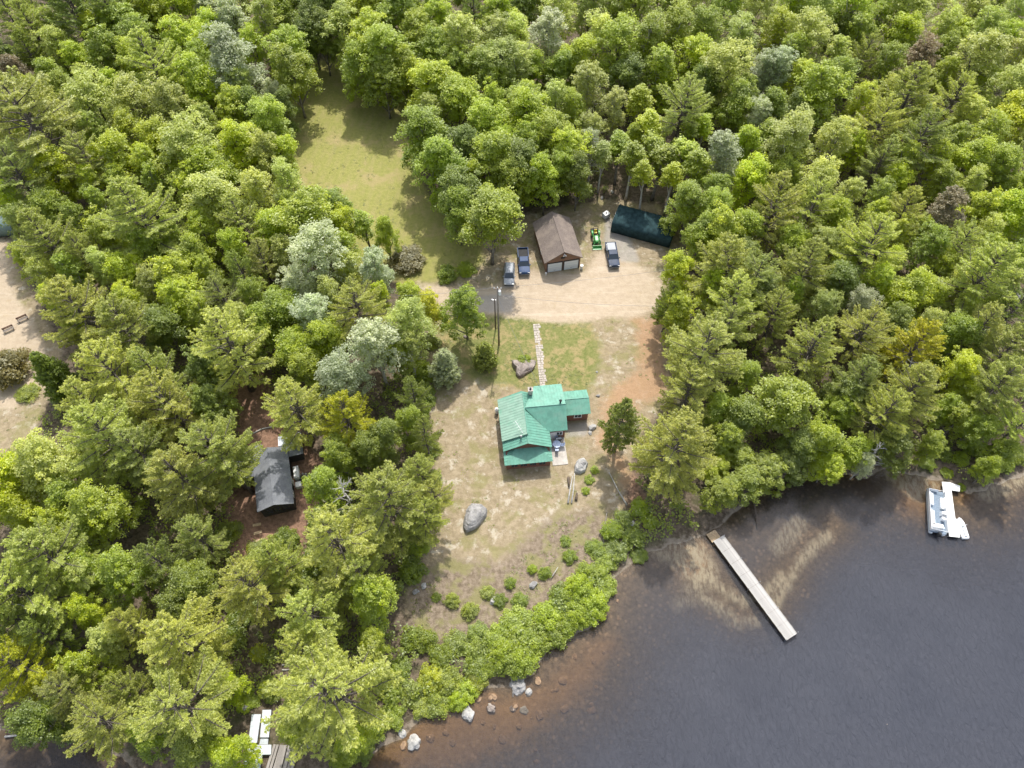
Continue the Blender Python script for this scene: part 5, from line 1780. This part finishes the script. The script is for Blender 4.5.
top = Vector((PB.x, PB.y, PH))
wire(top + Vector((0.52, 0.14, 0)), (*at(700, 265, 9.5), 9.5), 0.5, 'upper wire running right from the utility pole over the drive')
wire(top + Vector((0, 0, -1.6)), (*at(690, 306, 8.0), 8.0), 0.9, 'lower wire running right from the utility pole over the drive')
wire(top + Vector((-0.52, 0.14, 0)), (*at(380, 296, 9.0), 9.0), 0.5, 'wire running left from the utility pole into the trees')
wire(top + Vector((0, 0, -2.0)), hloc(7.0, 8.9, 4.0), 0.7, 'service wire dropping from the utility pole to the green-roofed house')

# ------------------------------------------------------------------ walk, docks, boats
wk = thing('stone_walkway', 'narrow pale stone walkway from the drive to the green-roofed house', 'walkway', (0, 0, 0))
A, B = Vector(at(535.4, 324)), Vector(at(543, 388))
dv = (B - A).normalized()
sdv = Vector((-dv.y, dv.x))
mb = MB()
rk = random.Random(3)
L = (B - A).length
s = 0.0
while s < L:
    w = 0.36 + 0.2 * rk.random()
    e = -0.45
    while e < 0.42:
        ww = 0.3 + 0.35 * rk.random()
        c = A + dv * (s + w / 2) + sdv * (e + ww / 2)
        if rk.random() > 0.06:
            mb.box((c.x, c.y, 0.02 + 0.012 * rk.random()), (ww * 0.93, w * 0.93, 0.07), math.atan2(sdv.y, sdv.x) + rk.gauss(0, 0.05), (0.93, 0.93))
        e += ww
    s += w
mb.build('paving', mat('pale_paving_stone', (0.40, 0.355, 0.31), 0.9, var=0.22, scale=2.5, dirt=(0.27, 0.235, 0.19)), wk)

# long dock: sections of planks on posts
D0, D1 = (Vector(at(718.5, 538, 0.05)) , Vector(at(792, 637, 0.05)))
dl = (D1 - D0).length
dd_ = (D1 - D0).normalized()
dk = thing('long_dock', 'long narrow grey wooden dock reaching out over the water', 'dock', (*D0, 0), math.atan2(dd_.y, dd_.x))
DW = 1.85
nsec = 8
for i in range(nsec):
    mb = MB()
    a, b = dl * i / nsec, dl * (i + 1) / nsec
    q = 9
    tone_shift = rk.uniform(-0.02, 0.02)
    for k in range(int((b - a) / 0.2)):
        xx = a + 0.012 + (k + 0.5) * (b - a - 0.024) / int((b - a) / 0.2)
        mb.box((xx, rk.gauss(0, 0.012), 0.03 + rk.gauss(0, 0.004)), ((b - a - 0.024) / int((b - a) / 0.2) - 0.014, DW, 0.05))
    sec = mb.build('deck_section', M['plank_grey'], dk)
    mb = MB()
    for sy in (-1, 1):
        mb.box(((a + b) / 2, sy * (DW / 2 - 0.06), -0.09), (b - a - 0.06, 0.06, 0.18))
    mb.build('stringers', M['tan_wood'], sec)
for i in range(0, nsec + 1, 2):
    for sy in (-1, 1):
        x_ = min(dl - 0.1, max(0.1, dl * i / nsec))
        mb = MB()
        mb.tube([(x_, sy * (DW / 2 + 0.05), -2.6), (x_, sy * (DW / 2 + 0.05), 0.22 + (0.25 if i in (4, 8) else 0))], 0.045, 7)
        mb.build('post', M['steel'], dk)
mb = MB()
A, B = Vector((*at(710, 533, 0), gz(*at(710, 533)))), Vector((*D0, 0.0))
rr = math.atan2(dd_.y, dd_.x)
cs = (A + B) / 2
n_ = int((B - A).length / 0.2)
o = thing('dock_ramp', 'short brown plank ramp from the bank to the long dock', 'ramp', (*cs.to_2d(), cs.z), rr)
for k in range(7):
    mb.box((-0.62 + 0.2 * k, 0, 0.02 + 0.005 * (k % 2)), (0.18, 1.55, 0.05))
mb.build('planks', M['tan_wood'], o)
mb = MB()
for sy in (-1, 1):
    mb.box((0, sy * 0.6, -0.1), (1.4, 0.08, 0.14))
mb.build('bearers', M['wood_dark'], o)


# white dock by the pontoon boat
def deck(name, lab, cat, poly_pts, z, m, mleg, group=None, th=0.12, loc=None):
    t = thing(name, lab, cat, loc or (*poly_pts[0], 0), 0, group)
    q = [Vector((p[0] - t.location.x, p[1] - t.location.y, z)) for p in poly_pts]
    mb = MB()
    mb.slab(q, th)
    mb.build('deck', m, t)
    for k, p in enumerate(q):
        mb = MB()
        mb.tube([(p.x * 0.985, p.y * 0.985, z - 0.02), (p.x * 0.985, p.y * 0.985, z - 2.2)], 0.04, 6)
        mb.build('leg', mleg, t)
    return t


def zp(ox, oy, s, pts, z):
    return [at(ox + X / s, oy + Y / s, z) for X, Y in pts]


deck('white_dock', 'bright white L-shaped dock beside the pontoon boat', 'dock', zp(915, 470, 10.24, [(276, 120), (352, 124), (462, 162), (458, 220), (374, 206), (412, 490), (462, 545), (460, 690), (352, 678), (330, 490)], -0.05), -0.05, M['dock_white'], M['steel'])

# pontoon boat
bp = zp(915, 470, 10.24, [(135, 205), (275, 225), (300, 640), (170, 640)], -0.05)
bc = sum((Vector(p) for p in bp), Vector((0, 0))) / 4
fw = (Vector(bp[0]) + Vector(bp[1]) - Vector(bp[2]) - Vector(bp[3])).normalized()
BL, BW = (Vector(bp[0]) - Vector(bp[3])).length, 2.35
bt = thing('pontoon_boat', 'white pontoon boat with blue-grey floor moored beside the white dock', 'boat', (bc.x, bc.y, WZ), math.atan2(fw.y, fw.x) - R(90))
mb = MB()
mb.box((0, 0, 0.5), (BW, BL, 0.1))
mb.build('deck', M['deck_blue'], bt)
for sx in (-1, 1):
    mb = MB()
    n = 12
    mb.loft([[(sx * 0.85 + r_ * math.cos(6.283 * k / n), y_, 0.16 + r_ * math.sin(6.283 * k / n)) for k in range(n)] for y_, r_ in ((-BL / 2 - 0.1, 0.2), (-BL / 2, 0.3), (BL / 2 - 0.5, 0.3), (BL / 2 - 0.1, 0.2), (BL / 2 + 0.15, 0.05))])
    mb.build('pontoon', M['galv'], bt, smooth=True)
mb = MB()
for sx in (-1, 1):
    mb.box((sx * (BW / 2 - 0.04), 0, 0.87), (0.06, BL - 0.3, 0.6))
    mb.tube([(sx * (BW / 2 - 0.04), -BL / 2 + 0.15, 1.2), (sx * (BW / 2 - 0.04), BL / 2 - 0.15, 1.2)], 0.035, 6)
for sy in (-1, 1):
    mb.box((-0.45, sy * (BL / 2 - 0.18), 0.87), (BW - 1.0, 0.06, 0.6))
    mb.tube([(-BW / 2 + 0.05, sy * (BL / 2 - 0.18), 1.2), (BW / 2 - 0.05, sy * (BL / 2 - 0.18), 1.2)], 0.035, 6)
mb.build('fence_panels', M['boat_white'], bt)


def bench_seat(c, s, back, nm):
    mb = MB()
    mb.box((c[0], c[1], 0.75), (s[0], s[1], 0.4), 0, (0.97, 0.98))
    if back == 'l':
        mb.box((c[0] - s[0] / 2 + 0.08, c[1], 1.05), (0.16, s[1], 0.3))
    elif back == 'r':
        mb.box((c[0] + s[0] / 2 - 0.08, c[1], 1.05), (0.16, s[1], 0.3))
    elif back == 'b':
        mb.box((c[0], c[1] - s[1] / 2 + 0.08, 1.05), (s[0], 0.16, 0.3))
    mb.build(nm, M['boat_white'], bt)


bench_seat((-0.78, 1.75, 0), (0.6, 1.9, 0), 'l', 'bench')
bench_seat((0.78, 1.35, 0), (0.6, 1.7, 0), 'r', 'bench')
bench_seat((-0.78, -1.2, 0), (0.6, 2.2, 0), 'l', 'bench')
bench_seat((-0.2, -2.45, 0), (1.7, 0.7, 0), 'b', 'stern_bench')
mb = MB()
mb.box((0.72, -0.35, 0.9), (0.7, 0.6, 0.75), 0, (0.85, 0.7))
con = mb.build('helm_console', M['boat_white'], bt)
mb = MB()
mb.tube([(0.72 + 0.17 * math.cos(6.283 * k / 12), -0.68, 1.2 + 0.17 * math.sin(6.283 * k / 12)) for k in range(13)], 0.02, 5)
mb.build('steering_wheel', M['black'], con)
mb = MB()
mb.box((0.7, -1.15, 0.8), (0.5, 0.5, 0.5), 0, (0.9, 0.9))
mb.box((0.7, -1.38, 1.15), (0.5, 0.14, 0.5))
mb.build('helm_seat', M['boat_white'], bt)
mb = MB()
mb.box((0.1, -BL / 2 - 0.25, 0.72), (0.42, 0.5, 0.7), 0, (0.8, 0.7))
mb.box((0.1, -BL / 2 - 0.25, 0.1), (0.16, 0.3, 0.7))
mb.build('outboard_motor', M['black'], bt)

# covered water scooter
sp = zp(915, 470, 10.24, [(445, 500), (510, 680)], 0.0)
sc_, sr = (Vector(sp[0]) + Vector(sp[1])) / 2, math.atan2(sp[0][1] - sp[1][1], sp[0][0] - sp[1][0]) - R(90)
js = thing('water_scooter', 'white water scooter moored right of the white dock\'s outer end', 'water scooter', (sc_.x + 0.25, sc_.y, WZ), sr)
mb = MB()
mb.loft([[(-w_, y_, 0.0), (w_, y_, 0.0), (w_ * 1.1, y_, 0.32), (w_ * 0.8, y_, h_), (-w_ * 0.8, y_, h_), (-w_ * 1.1, y_, 0.32)] for y_, w_, h_ in ((-1.55, 0.42, 0.45), (-1.3, 0.52, 0.5), (0.2, 0.54, 0.6), (1.0, 0.42, 0.62), (1.45, 0.2, 0.55), (1.6, 0.04, 0.45))])
mb.build('hull', M['boat_white'], js)
mb = MB()
mb.loft([[(-w_, y_, 0.5), (w_, y_, 0.5), (w_ * 0.8, y_, h_), (-w_ * 0.8, y_, h_)] for y_, w_, h_ in ((-1.3, 0.2, 0.72), (-0.4, 0.24, 0.85), (0.1, 0.2, 0.82))])
mb.build('seat', M['tank'], js)
mb = MB()
mb.loft([[(-w_, y_, 0.55), (w_, y_, 0.55), (w_ * 0.5, y_, h_), (-w_ * 0.5, y_, h_)] for y_, w_, h_ in ((0.15, 0.3, 1.0), (0.6, 0.34, 0.98), (1.2, 0.2, 0.66))])
mb.tube([(-0.4, 0.25, 1.02), (0.4, 0.25, 1.02)], 0.03, 6)
mb.build('handlebar_cowl', M['boat_white'], js)

# aluminium dock sections laid up on the lower-left shore
S2 = [([(165, 240), (255, 240), (215, 520), (132, 515)], 'left aluminium dock section of the pair lying on the lower shore', 0.45),
      ([(272, 198), (356, 196), (332, 466), (246, 466)], 'right aluminium dock section of the pair lying on the lower shore', 0.5),
      ([(140, 545), (357, 540), (352, 634), (100, 640)], 'crosswise aluminium dock section below the pair on the lower shore', 0.5),
      ([(115, 645), (268, 640), (240, 800), (60, 800)], 'bright aluminium dock section at the photo\'s lower edge', 0.42),
      ([(252, 478), (328, 478), (322, 536), (240, 536)], 'small grey dock ramp between the aluminium dock sections', 0.3)]
for pts_, lab, z_ in S2:
    pp = zp(235, 690, 9.85, pts_, z_)
    c_ = tuple(sum(p[k] for p in pp) / 4 for k in (0, 1))
    base = gz(*c_)
    t = thing('dock_section', lab, 'dock section', (*c_, base), 0, 'aluminium dock sections on the lower shore')
    q = [Vector((p[0] - c_[0], p[1] - c_[1], z_ - base)) for p in pp]
    mb = MB()
    mb.slab(q, 0.05)
    u_ = (q[3] - q[0])
    w_ = (q[1] - q[0])
    for k in range(1, 9):
        a_ = q[0].lerp(q[3], k / 9)
        b_ = q[1].lerp(q[2], k / 9)
        mb.tube([a_ + Vector((0, 0, 0.004)), b_ + Vector((0, 0, 0.004))], 0.012, 4)
    mb.build('deck', M['galv'], t)
    mb = MB()
    for i in range(4):
        a_, b_ = q[i], q[(i + 1) % 4]
        mb.tube([a_ + Vector((0, 0, -0.08)), b_ + Vector((0, 0, -0.08))], 0.055, 5)
    mb.build('frame', M['steel'], t)
    for i in range(4):
        mb = MB()
        mb.tube([q[i] * 0.94 + Vector((0, 0, -0.05)), (q[i].x * 0.94, q[i].y * 0.94, -0.05)], 0.035, 6)
        mb.build('leg', M['steel'], t)
# old plank deck beside them
pp = zp(235, 690, 9.85, [(385, 535), (625, 555), (575, 800), (300, 800)], 0.1)
c_ = tuple(sum(p[k] for p in pp) / 4 for k in (0, 1))
t = thing('plank_deck', 'old grey-brown plank deck with wide gaps right of the aluminium sections', 'deck', (*c_, gz(*c_)))
q = [Vector((p[0] - c_[0], p[1] - c_[1], 0.35)) for p in pp]
mb = MB()
gaps = [(0.0, 0.1), (0.125, 0.22), (0.26, 0.56), (0.6, 0.74), (0.77, 0.86), (0.885, 1.0)]
for a_, b_ in gaps:
    mb.slab([q[0].lerp(q[1], a_), q[0].lerp(q[1], b_), q[3].lerp(q[2], b_), q[3].lerp(q[2], a_)], 0.05)
mb.build('planks', M['plank_old'], t)
mb = MB()
for f_ in (0.06, 0.5, 0.94):
    a_, b_ = q[0].lerp(q[3], f_), q[1].lerp(q[2], f_)
    mb.tube([a_ + Vector((0, 0, -0.13)), b_ + Vector((0, 0, -0.13))], 0.07, 5)
mb.build('bearers', M['wood_dark'], t)

# benches in the left clearing
for k, (px, py, lab) in enumerate(((22.5, 319, 'wooden slat bench nearer the forest in the brown left clearing'), (8.5, 329.5, 'wooden slat bench nearer the photo\'s left edge in the brown clearing'))):
    t = thing('slat_bench', lab, 'bench', (*at(px, py, 0.4), 0), R(34), 'benches in the left clearing')
    mb = MB()
    for y_ in (-0.2, -0.03, 0.14):
        mb.box((0, y_, 0.45), (1.75, 0.14, 0.05))
    mb.build('seat', M['wood_pole'], t)
    mb = MB()
    for z_ in (0.62, 0.8):
        mb.box((0, 0.28 + (z_ - 0.6) * 0.25, z_), (1.75, 0.05, 0.15))
    mb.build('backrest', M['siding'], t)
    for x_ in (-0.7, 0.7):
        mb = MB()
        mb.box((x_, -0.2, 0.22), (0.08, 0.08, 0.44))
        mb.box((x_, 0.26, 0.45), (0.08, 0.08, 0.9), 0, (1, 1), (0, 0.06))
        mb.build('leg', M['black'], t)

# ------------------------------------------------------------------ rocks and wood
def rock(name, lab, cat, loc, s, m, seed, rotz=0.0, group=None, rough=0.28, sub=4, sink=0.25):
    bm = bmesh.new()
    bmesh.ops.create_icosphere(bm, subdivisions=sub, radius=1.0)
    off = Vector((seed * 3.7, seed * 1.9, seed * 5.3))
    for v in bm.verts:
        d = v.co.normalized()
        k = 1 + rough * (mnoise.noise(d * 1.1 + off) * 1.5 + 0.5 * mnoise.noise(d * 2.7 + off) + 0.18 * mnoise.noise(d * 6 + off))
        f_ = mnoise.cell(d * 1.3 + off) * 0.06
        v.co = Vector((d.x * s[0] * (k + f_), d.y * s[1] * (k + f_), d.z * s[2] * (k + f_)))
    me = bpy.data.meshes.new(name)
    bm.to_mesh(me)
    bm.free()
    me.materials.append(m)
    o = link(name, me)
    o.location = (loc[0], loc[1], loc[2] + s[2] * (1 - 2 * sink))
    o.rotation_euler[2] = rotz
    return tag(o, lab, cat, group)


def outline_rock(name, lab, cat, px_pts, hgt, m, seed):
    """a big boulder whose plan follows its outline on the ground"""
    P_ = [Vector(at(x, y, hgt * 0.4)) for x, y in px_pts]
    c_ = sum(P_, Vector((0, 0))) / len(P_)
    bm = bmesh.new()
    bmesh.ops.create_icosphere(bm, subdivisions=5, radius=1.0)
    ang = [(math.atan2(p.y - c_.y, p.x - c_.x), (p - c_).length) for p in P_]
    ang.sort()
    off = Vector((seed, seed * 2.1, seed * 0.7))

    def rad(a):
        k = len(ang)
        for i in range(k):
            a0, r0 = ang[i]
            a1, r1 = ang[(i + 1) % k]
            if a1 < a0:
                a1 += 2 * math.pi
            aa = a if a >= a0 else a + 2 * math.pi
            if a0 <= aa <= a1:
                t_ = (aa - a0) / max(1e-6, a1 - a0)
                p, q_ = Vector((r0 * math.cos(a0), r0 * math.sin(a0))), Vector((r1 * math.cos(a1), r1 * math.sin(a1)))
                return p.lerp(q_, t_).length
        return ang[0][1]

    for v in bm.verts:
        d = v.co.normalized()
        hr = math.hypot(d.x, d.y) ** 0.55
        r_ = rad(math.atan2(d.y, d.x)) * hr
        a_ = math.atan2(d.y, d.x)
        k = 1 + 0.06 * mnoise.noise(d * 2 + off) + 0.03 * mnoise.noise(d * 7 + off)
        zz = hgt * (max(-0.3, d.z) ** 1 if d.z < 0 else d.z ** 0.7) * (1 + 0.35 * mnoise.noise(d * 1.4 + off) + 0.08 * mnoise.noise(d * 6 + off))
        v.co = Vector((r_ * math.cos(a_) * k, r_ * math.sin(a_) * k, zz))
    me = bpy.data.meshes.new(name)
    bm.to_mesh(me)
    bm.free()
    me.materials.append(m)
    o = link(name, me)
    o.location = (c_.x, c_.y, gz(c_.x, c_.y))
    return tag(o, lab, cat)


z2 = lambda pts: [(400 + X / 3.657, 330 + Y / 3.657) for X, Y in pts]
outline_rock('boulder', 'large smooth grey boulder in the yard between house and shore', 'boulder', z2([(232, 722), (240, 738), (278, 722), (318, 672), (318, 652), (300, 638), (260, 632), (240, 662)]), 1.4, M['rock_grey'], 3)
outline_rock('boulder', 'flat-topped brown-grey boulder on the lawn beside the stone walkway', 'boulder', z2([(408, 114), (412, 128), (424, 140), (424, 160), (436, 172), (462, 158), (490, 138), (498, 110), (460, 112)]), 1.0, M['rock_brown'], 8)
outline_rock('boulder', 'pale boulder with dark stones piled on it right of the patio', 'boulder', [(574.5, 466), (578, 459), (584, 458), (588, 463), (585, 471), (580, 473), (575, 472)], 0.9, M['rock_pale'], 12)
rock('rock', 'dark stone lying on top of the pale boulder right of the patio', 'rock', (*at(583, 463, 0.9), 0.55), (0.42, 0.36, 0.34), M['rock_grey'], 31, sub=3)
ROCKS = [(632, 525, 1.0, 'pale', 'pale rock among the bushes above the shore right of the brushy slope'), (641, 541, 0.7, 'pale', 'pale rock at the waterline left of the dock'),
         (494, 601, 0.9, 'pale', 'pale upright rock above the leafy bank'), (488, 596, 0.6, 'grey', 'small grey rock beside the pale upright rock above the leafy bank'),
         (533, 585, 0.8, 'grey', 'grey rock in the brush above the leafy bank'), (416, 592, 0.7, 'grey', 'grey rock under the pines left of the brushy slope'),
         (424, 586, 0.6, 'pale', 'pale rock under the pines left of the brushy slope'), (465, 337, 0.5, 'brown', 'small reddish-brown rock below the lone lawn tree'),
         (597, 372, 0.3, 'pale', 'small pale stone on the lawn above the house extension'), (598, 396, 0.45, 'grey', 'small dark stone right of the house extension'),
         (592, 428, 0.9, 'pale', 'pale low stone at the right end of the painted shade by the house extension'), (590, 433, 0.6, 'pale', 'small pale stone below the gravel\'s right end'),
         (643, 521, 0.5, 'pale', 'small pale rock under the big pine left of the dock'), (650, 490, 0.6, 'brown', 'brown rock on the reddish needle bed right of the house'),
         (991, 399, 1.0, 'grey', 'grey boulder above the beach at right'), (997, 422, 0.8, 'pale', 'pale boulder above the beach at right'), (1000, 443, 0.7, 'pale', 'pale small rock beside the bushes above the beach'),
         (929, 268, 0.9, 'grey', 'grey rock in a gap of the right-hand forest'), (1018, 300, 2.0, 'grey', 'big grey boulder at the right edge of the forest'),
         (246, 708, 0.8, 'grey', 'grey rock above the aluminium dock sections'), (226, 705, 0.7, 'grey', 'grey rock left of the aluminium dock sections'),
         (300, 735, 1.5, 'grey', 'large grey rock right of the old plank deck'), (310, 745, 0.6, 'pale', 'small pale rock right of the old plank deck'),
         (612, 192, 0.5, 'pale', 'pale rubble behind the caged tank'), (602, 198, 0.6, 'grey', 'grey rubble left of the caged tank'),
         (26, 215, 0.8, 'pale', 'pale rock beside the teal shelter'), (16, 240, 0.6, 'pale', 'small white rock in front of the teal shelter'),
         (404, 562, 0.6, 'grey', 'small grey rock at the pines\' shade edge left of the slope')]
for i, (px, py, s_, c_, lab) in enumerate(ROCKS):
    x, y = at(px, py)
    sz = 0.62 * s_
    rock('rock', lab, 'rock', (x, y, gz(x, y)), (sz * rk.uniform(0.9, 1.3), sz * rk.uniform(0.7, 1.0), sz * rk.uniform(0.5, 0.75)), M['rock_' + c_], 40 + i, rk.uniform(0, 6), sub=3)
# rocks standing in the water along the leafy bank
WR = [(458, 686, 1.0, 'grey', 'grey rock half under the leafy bank\'s lower bushes'), (468, 714, 1.25, 'pale', 'whitish rock alone in the shallows below the leafy bank'), (414, 742, 1.35, 'pale', 'larger whitish rock in the shallows at the lower edge of the bank'),
      (402, 733, 0.9, 'pale', 'small whitish rock touching the shore left of the larger one'), (491, 708, 0.85, 'brown', 'brown rock in the shallows right of the lone whitish rock'), (518, 684, 1.7, 'grey', 'wide grey rock at the waterline under the leafy bank'),
      (524, 710, 0.8, 'pale', 'pinkish pale rock just under water below the leafy bank'), (529, 692, 0.7, 'pale', 'pale rock at the waterline right of the wide grey rock'), (513, 708, 0.6, 'brown', 'small brown rock beside the pinkish submerged one'),
      (1016, 743, 0.8, 'pale', 'pale rock under water at the right edge'), (1014, 706, 0.7, 'brown', 'brown rock under water at the right edge'), (887, 724, 0.7, 'brown', 'single brown rock under water in the open lake')]
for i, (px, py, s_, c_, lab) in enumerate(WR):
    x, y = at(px, py, WZ)
    sz = 0.62 * s_
    zb = WZ - 0.42 * sz if i not in (6, 8, 9, 10, 11) else WZ - 0.95 * sz
    rock('shore_rock', lab, 'rock', (x, y, zb), (sz * 1.15, sz * 0.95, sz * 0.6), M['rock_' + c_], 90 + i, rk.uniform(0, 6), sub=4)
rs = random.Random(21)
n_sub = 0
for k in range(400):
    px, py = rs.uniform(395, 620), rs.uniform(600, 768)
    x, y = at(px, py, WZ)
    d_ = float(lake_sd([(x, y)])[0])
    if 0.8 < d_ < 9 and rs.random() < 0.55 * math.exp(-d_ / 6) and n_sub < 38:
        n_sub += 1
        sz = rs.uniform(0.15, 0.5)
        rock('submerged_rock', 'brown rock lying under the shallow water off the leafy bank', 'rock', (x, y, gz(x, y) - 0.1 * sz), (sz * 1.2, sz, sz * 0.45), M['rock_wet'], 200 + k, rs.uniform(0, 6), 'rocks under the shallow water', sub=2)


def log(pts, r, m, lab, cat='log', name='fallen_log', group=None):
    mb = MB()
    q = []
    for x, y, z_ in pts:
        a = at(x, y, z_)
        q.append((*a, gz(*a) + z_))
    rr = [r * (1 - 0.5 * i / max(1, len(q) - 1)) for i in range(len(q))]
    mb.tube(q, rr, 7)
    return tag(mb.build(name, m, smooth=True), lab, cat, group)


log([(568, 503, 0.2), (570, 490, 0.25), (572.5, 476, 0.25)], 0.14, M['dead'], 'left bleached pole of the pair lying below the patio', 'pole', 'bleached_pole')
log([(571.5, 503, 0.2), (573.5, 490, 0.25), (574.5, 473, 0.25)], 0.12, M['dead'], 'right bleached pole of the pair lying below the patio', 'pole', 'bleached_pole')
log([(568.5, 477, 0.25), (569, 487, 0.25)], 0.22, M['wood_dark'], 'short dark log beside the bleached poles below the patio')
log([(576, 500, 0.2), (577, 493, 0.2)], 0.24, M['wood_dark'], 'stubby dark log at the lower end of the bleached poles')
log([(551, 578, 0.3), (555, 572, 0.4), (558, 567, 0.5)], 0.08, M['dead'], 'pale stick leaning in the brush above the leafy bank', 'stick')
log([(603, 547, 0.2), (604, 530, 0.4), (607, 512, 0.5)], 0.13, M['bark_grey'], 'grey fallen trunk in the shade right of the brushy slope')
log([(627, 505, 0.1), (618, 490, 0.2), (609, 472, 0.2)], 0.12, M['bark_pale'], 'pale fallen trunk on the needle bed below the dark pine')
log([(365, 660, 0.3), (378, 667, 0.2), (398, 672, 0.2)], 0.12, M['dead'], 'bleached fallen branch under the pines left of the leafy bank')
log([(373, 672, 0.3), (376, 680, 0.2), (378, 692, 0.2)], 0.11, M['dead'], 'bleached branch pointing to the shore beside the large lower pine')
log([(447, 697, 0.1), (448, 704, 0.0), (447, 712, -0.1)], 0.08, M['dead'], 'thin bleached stick in the water\'s edge below the leafy bank', 'stick')
log([(511, 676, 0.4), (513, 688, 0.2), (513, 696, 0.1)], 0.09, M['dead'], 'thin pale stick hanging over the wide grey shore rock', 'stick')
log([(755, 499, 1.4), (758, 515, 0.6), (759, 530, -0.2)], 0.14, M['wood_dark'], 'dark stump-like trunk leaning out of the water beside the dock', 'trunk', 'leaning_trunk')
log([(866, 452, 1.0), (880, 440, 2.0), (895, 436, 2.5)], 0.13, M['dead'], 'bleached dead branch low over the shore left of the pontoon')
log([(18, 722, 0.4), (30, 712, 0.6), (36, 708, 0.7)], 0.15, M['dead'], 'bleached driftwood trunk on the lower left shore')
log([(2, 736, 0.2), (14, 735, 0.2), (20, 738, 0.2)], 0.15, M['dead'], 'bleached driftwood at the photo\'s left edge of the shore')
for k in range(5):
    log([(282, 650 + 5 * k, 0.1), (285.5, 650 + 5 * k, 0.1), (289, 649.6 + 5 * k, 0.1)], 0.13, M['dead'], ['topmost', 'second from top', 'middle', 'fourth from top', 'lowest'][k] + ' log step of the forest path left of the large lower pine', 'step', 'log_step', 'log steps of the forest path')
# ------------------------------------------------------------------ light
SUN_EL, SUN_AZ = R(55), R(7)
sv = Vector((math.sin(SUN_AZ) * math.cos(SUN_EL), math.cos(SUN_AZ) * math.cos(SUN_EL), math.sin(SUN_EL)))
sun = bpy.data.lights.new('sun', 'SUN')
sun.energy = 3.0
sun.angle = R(0.9)
sun.color = (1.0, 0.955, 0.88)
so = bpy.data.objects.new('sun', sun)
COL.objects.link(so)
so.rotation_euler = (-sv).to_track_quat('-Z', 'Y').to_euler()
so.location = sv * 300
world = bpy.data.worlds.new('World')
scene.world = world
world.use_nodes = True
wt = world.node_tree
sky = wt.nodes.new('ShaderNodeTexSky')
sky.sky_type = 'NISHITA'
sky.sun_disc = False
sky.sun_elevation = SUN_EL
sky.sun_rotation = SUN_AZ
sky.air_density = 1.0
sky.dust_density = 2.5
bg = wt.nodes['Background']
haze_white = wt.nodes.new('ShaderNodeHueSaturation')      # thin bright overcast: a paler, whiter sky
haze_white.inputs['Saturation'].default_value = 0.5
haze_white.inputs['Value'].default_value = 1.25
wt.links.new(sky.outputs[0], haze_white.inputs['Color'])
wt.links.new(haze_white.outputs[0], bg.inputs[0])
bg.inputs[1].default_value = 0.15
scene.view_settings.view_transform = 'Standard'
scene.view_settings.look = 'None'
scene.view_settings.gamma = 1.0
scene.view_settings.exposure = 0.73
scene.view_settings.use_curve_mapping = False
scene.cycles.max_bounces = 8
scene.cycles.diffuse_bounces = 6
scene.cycles.glossy_bounces = 3
scene.cycles.transmission_bounces = 4
scene.cycles.transparent_max_bounces = 6
scene.cycles.caustics_reflective = False
scene.cycles.caustics_refractive = False
scene.cycles.use_denoising = True
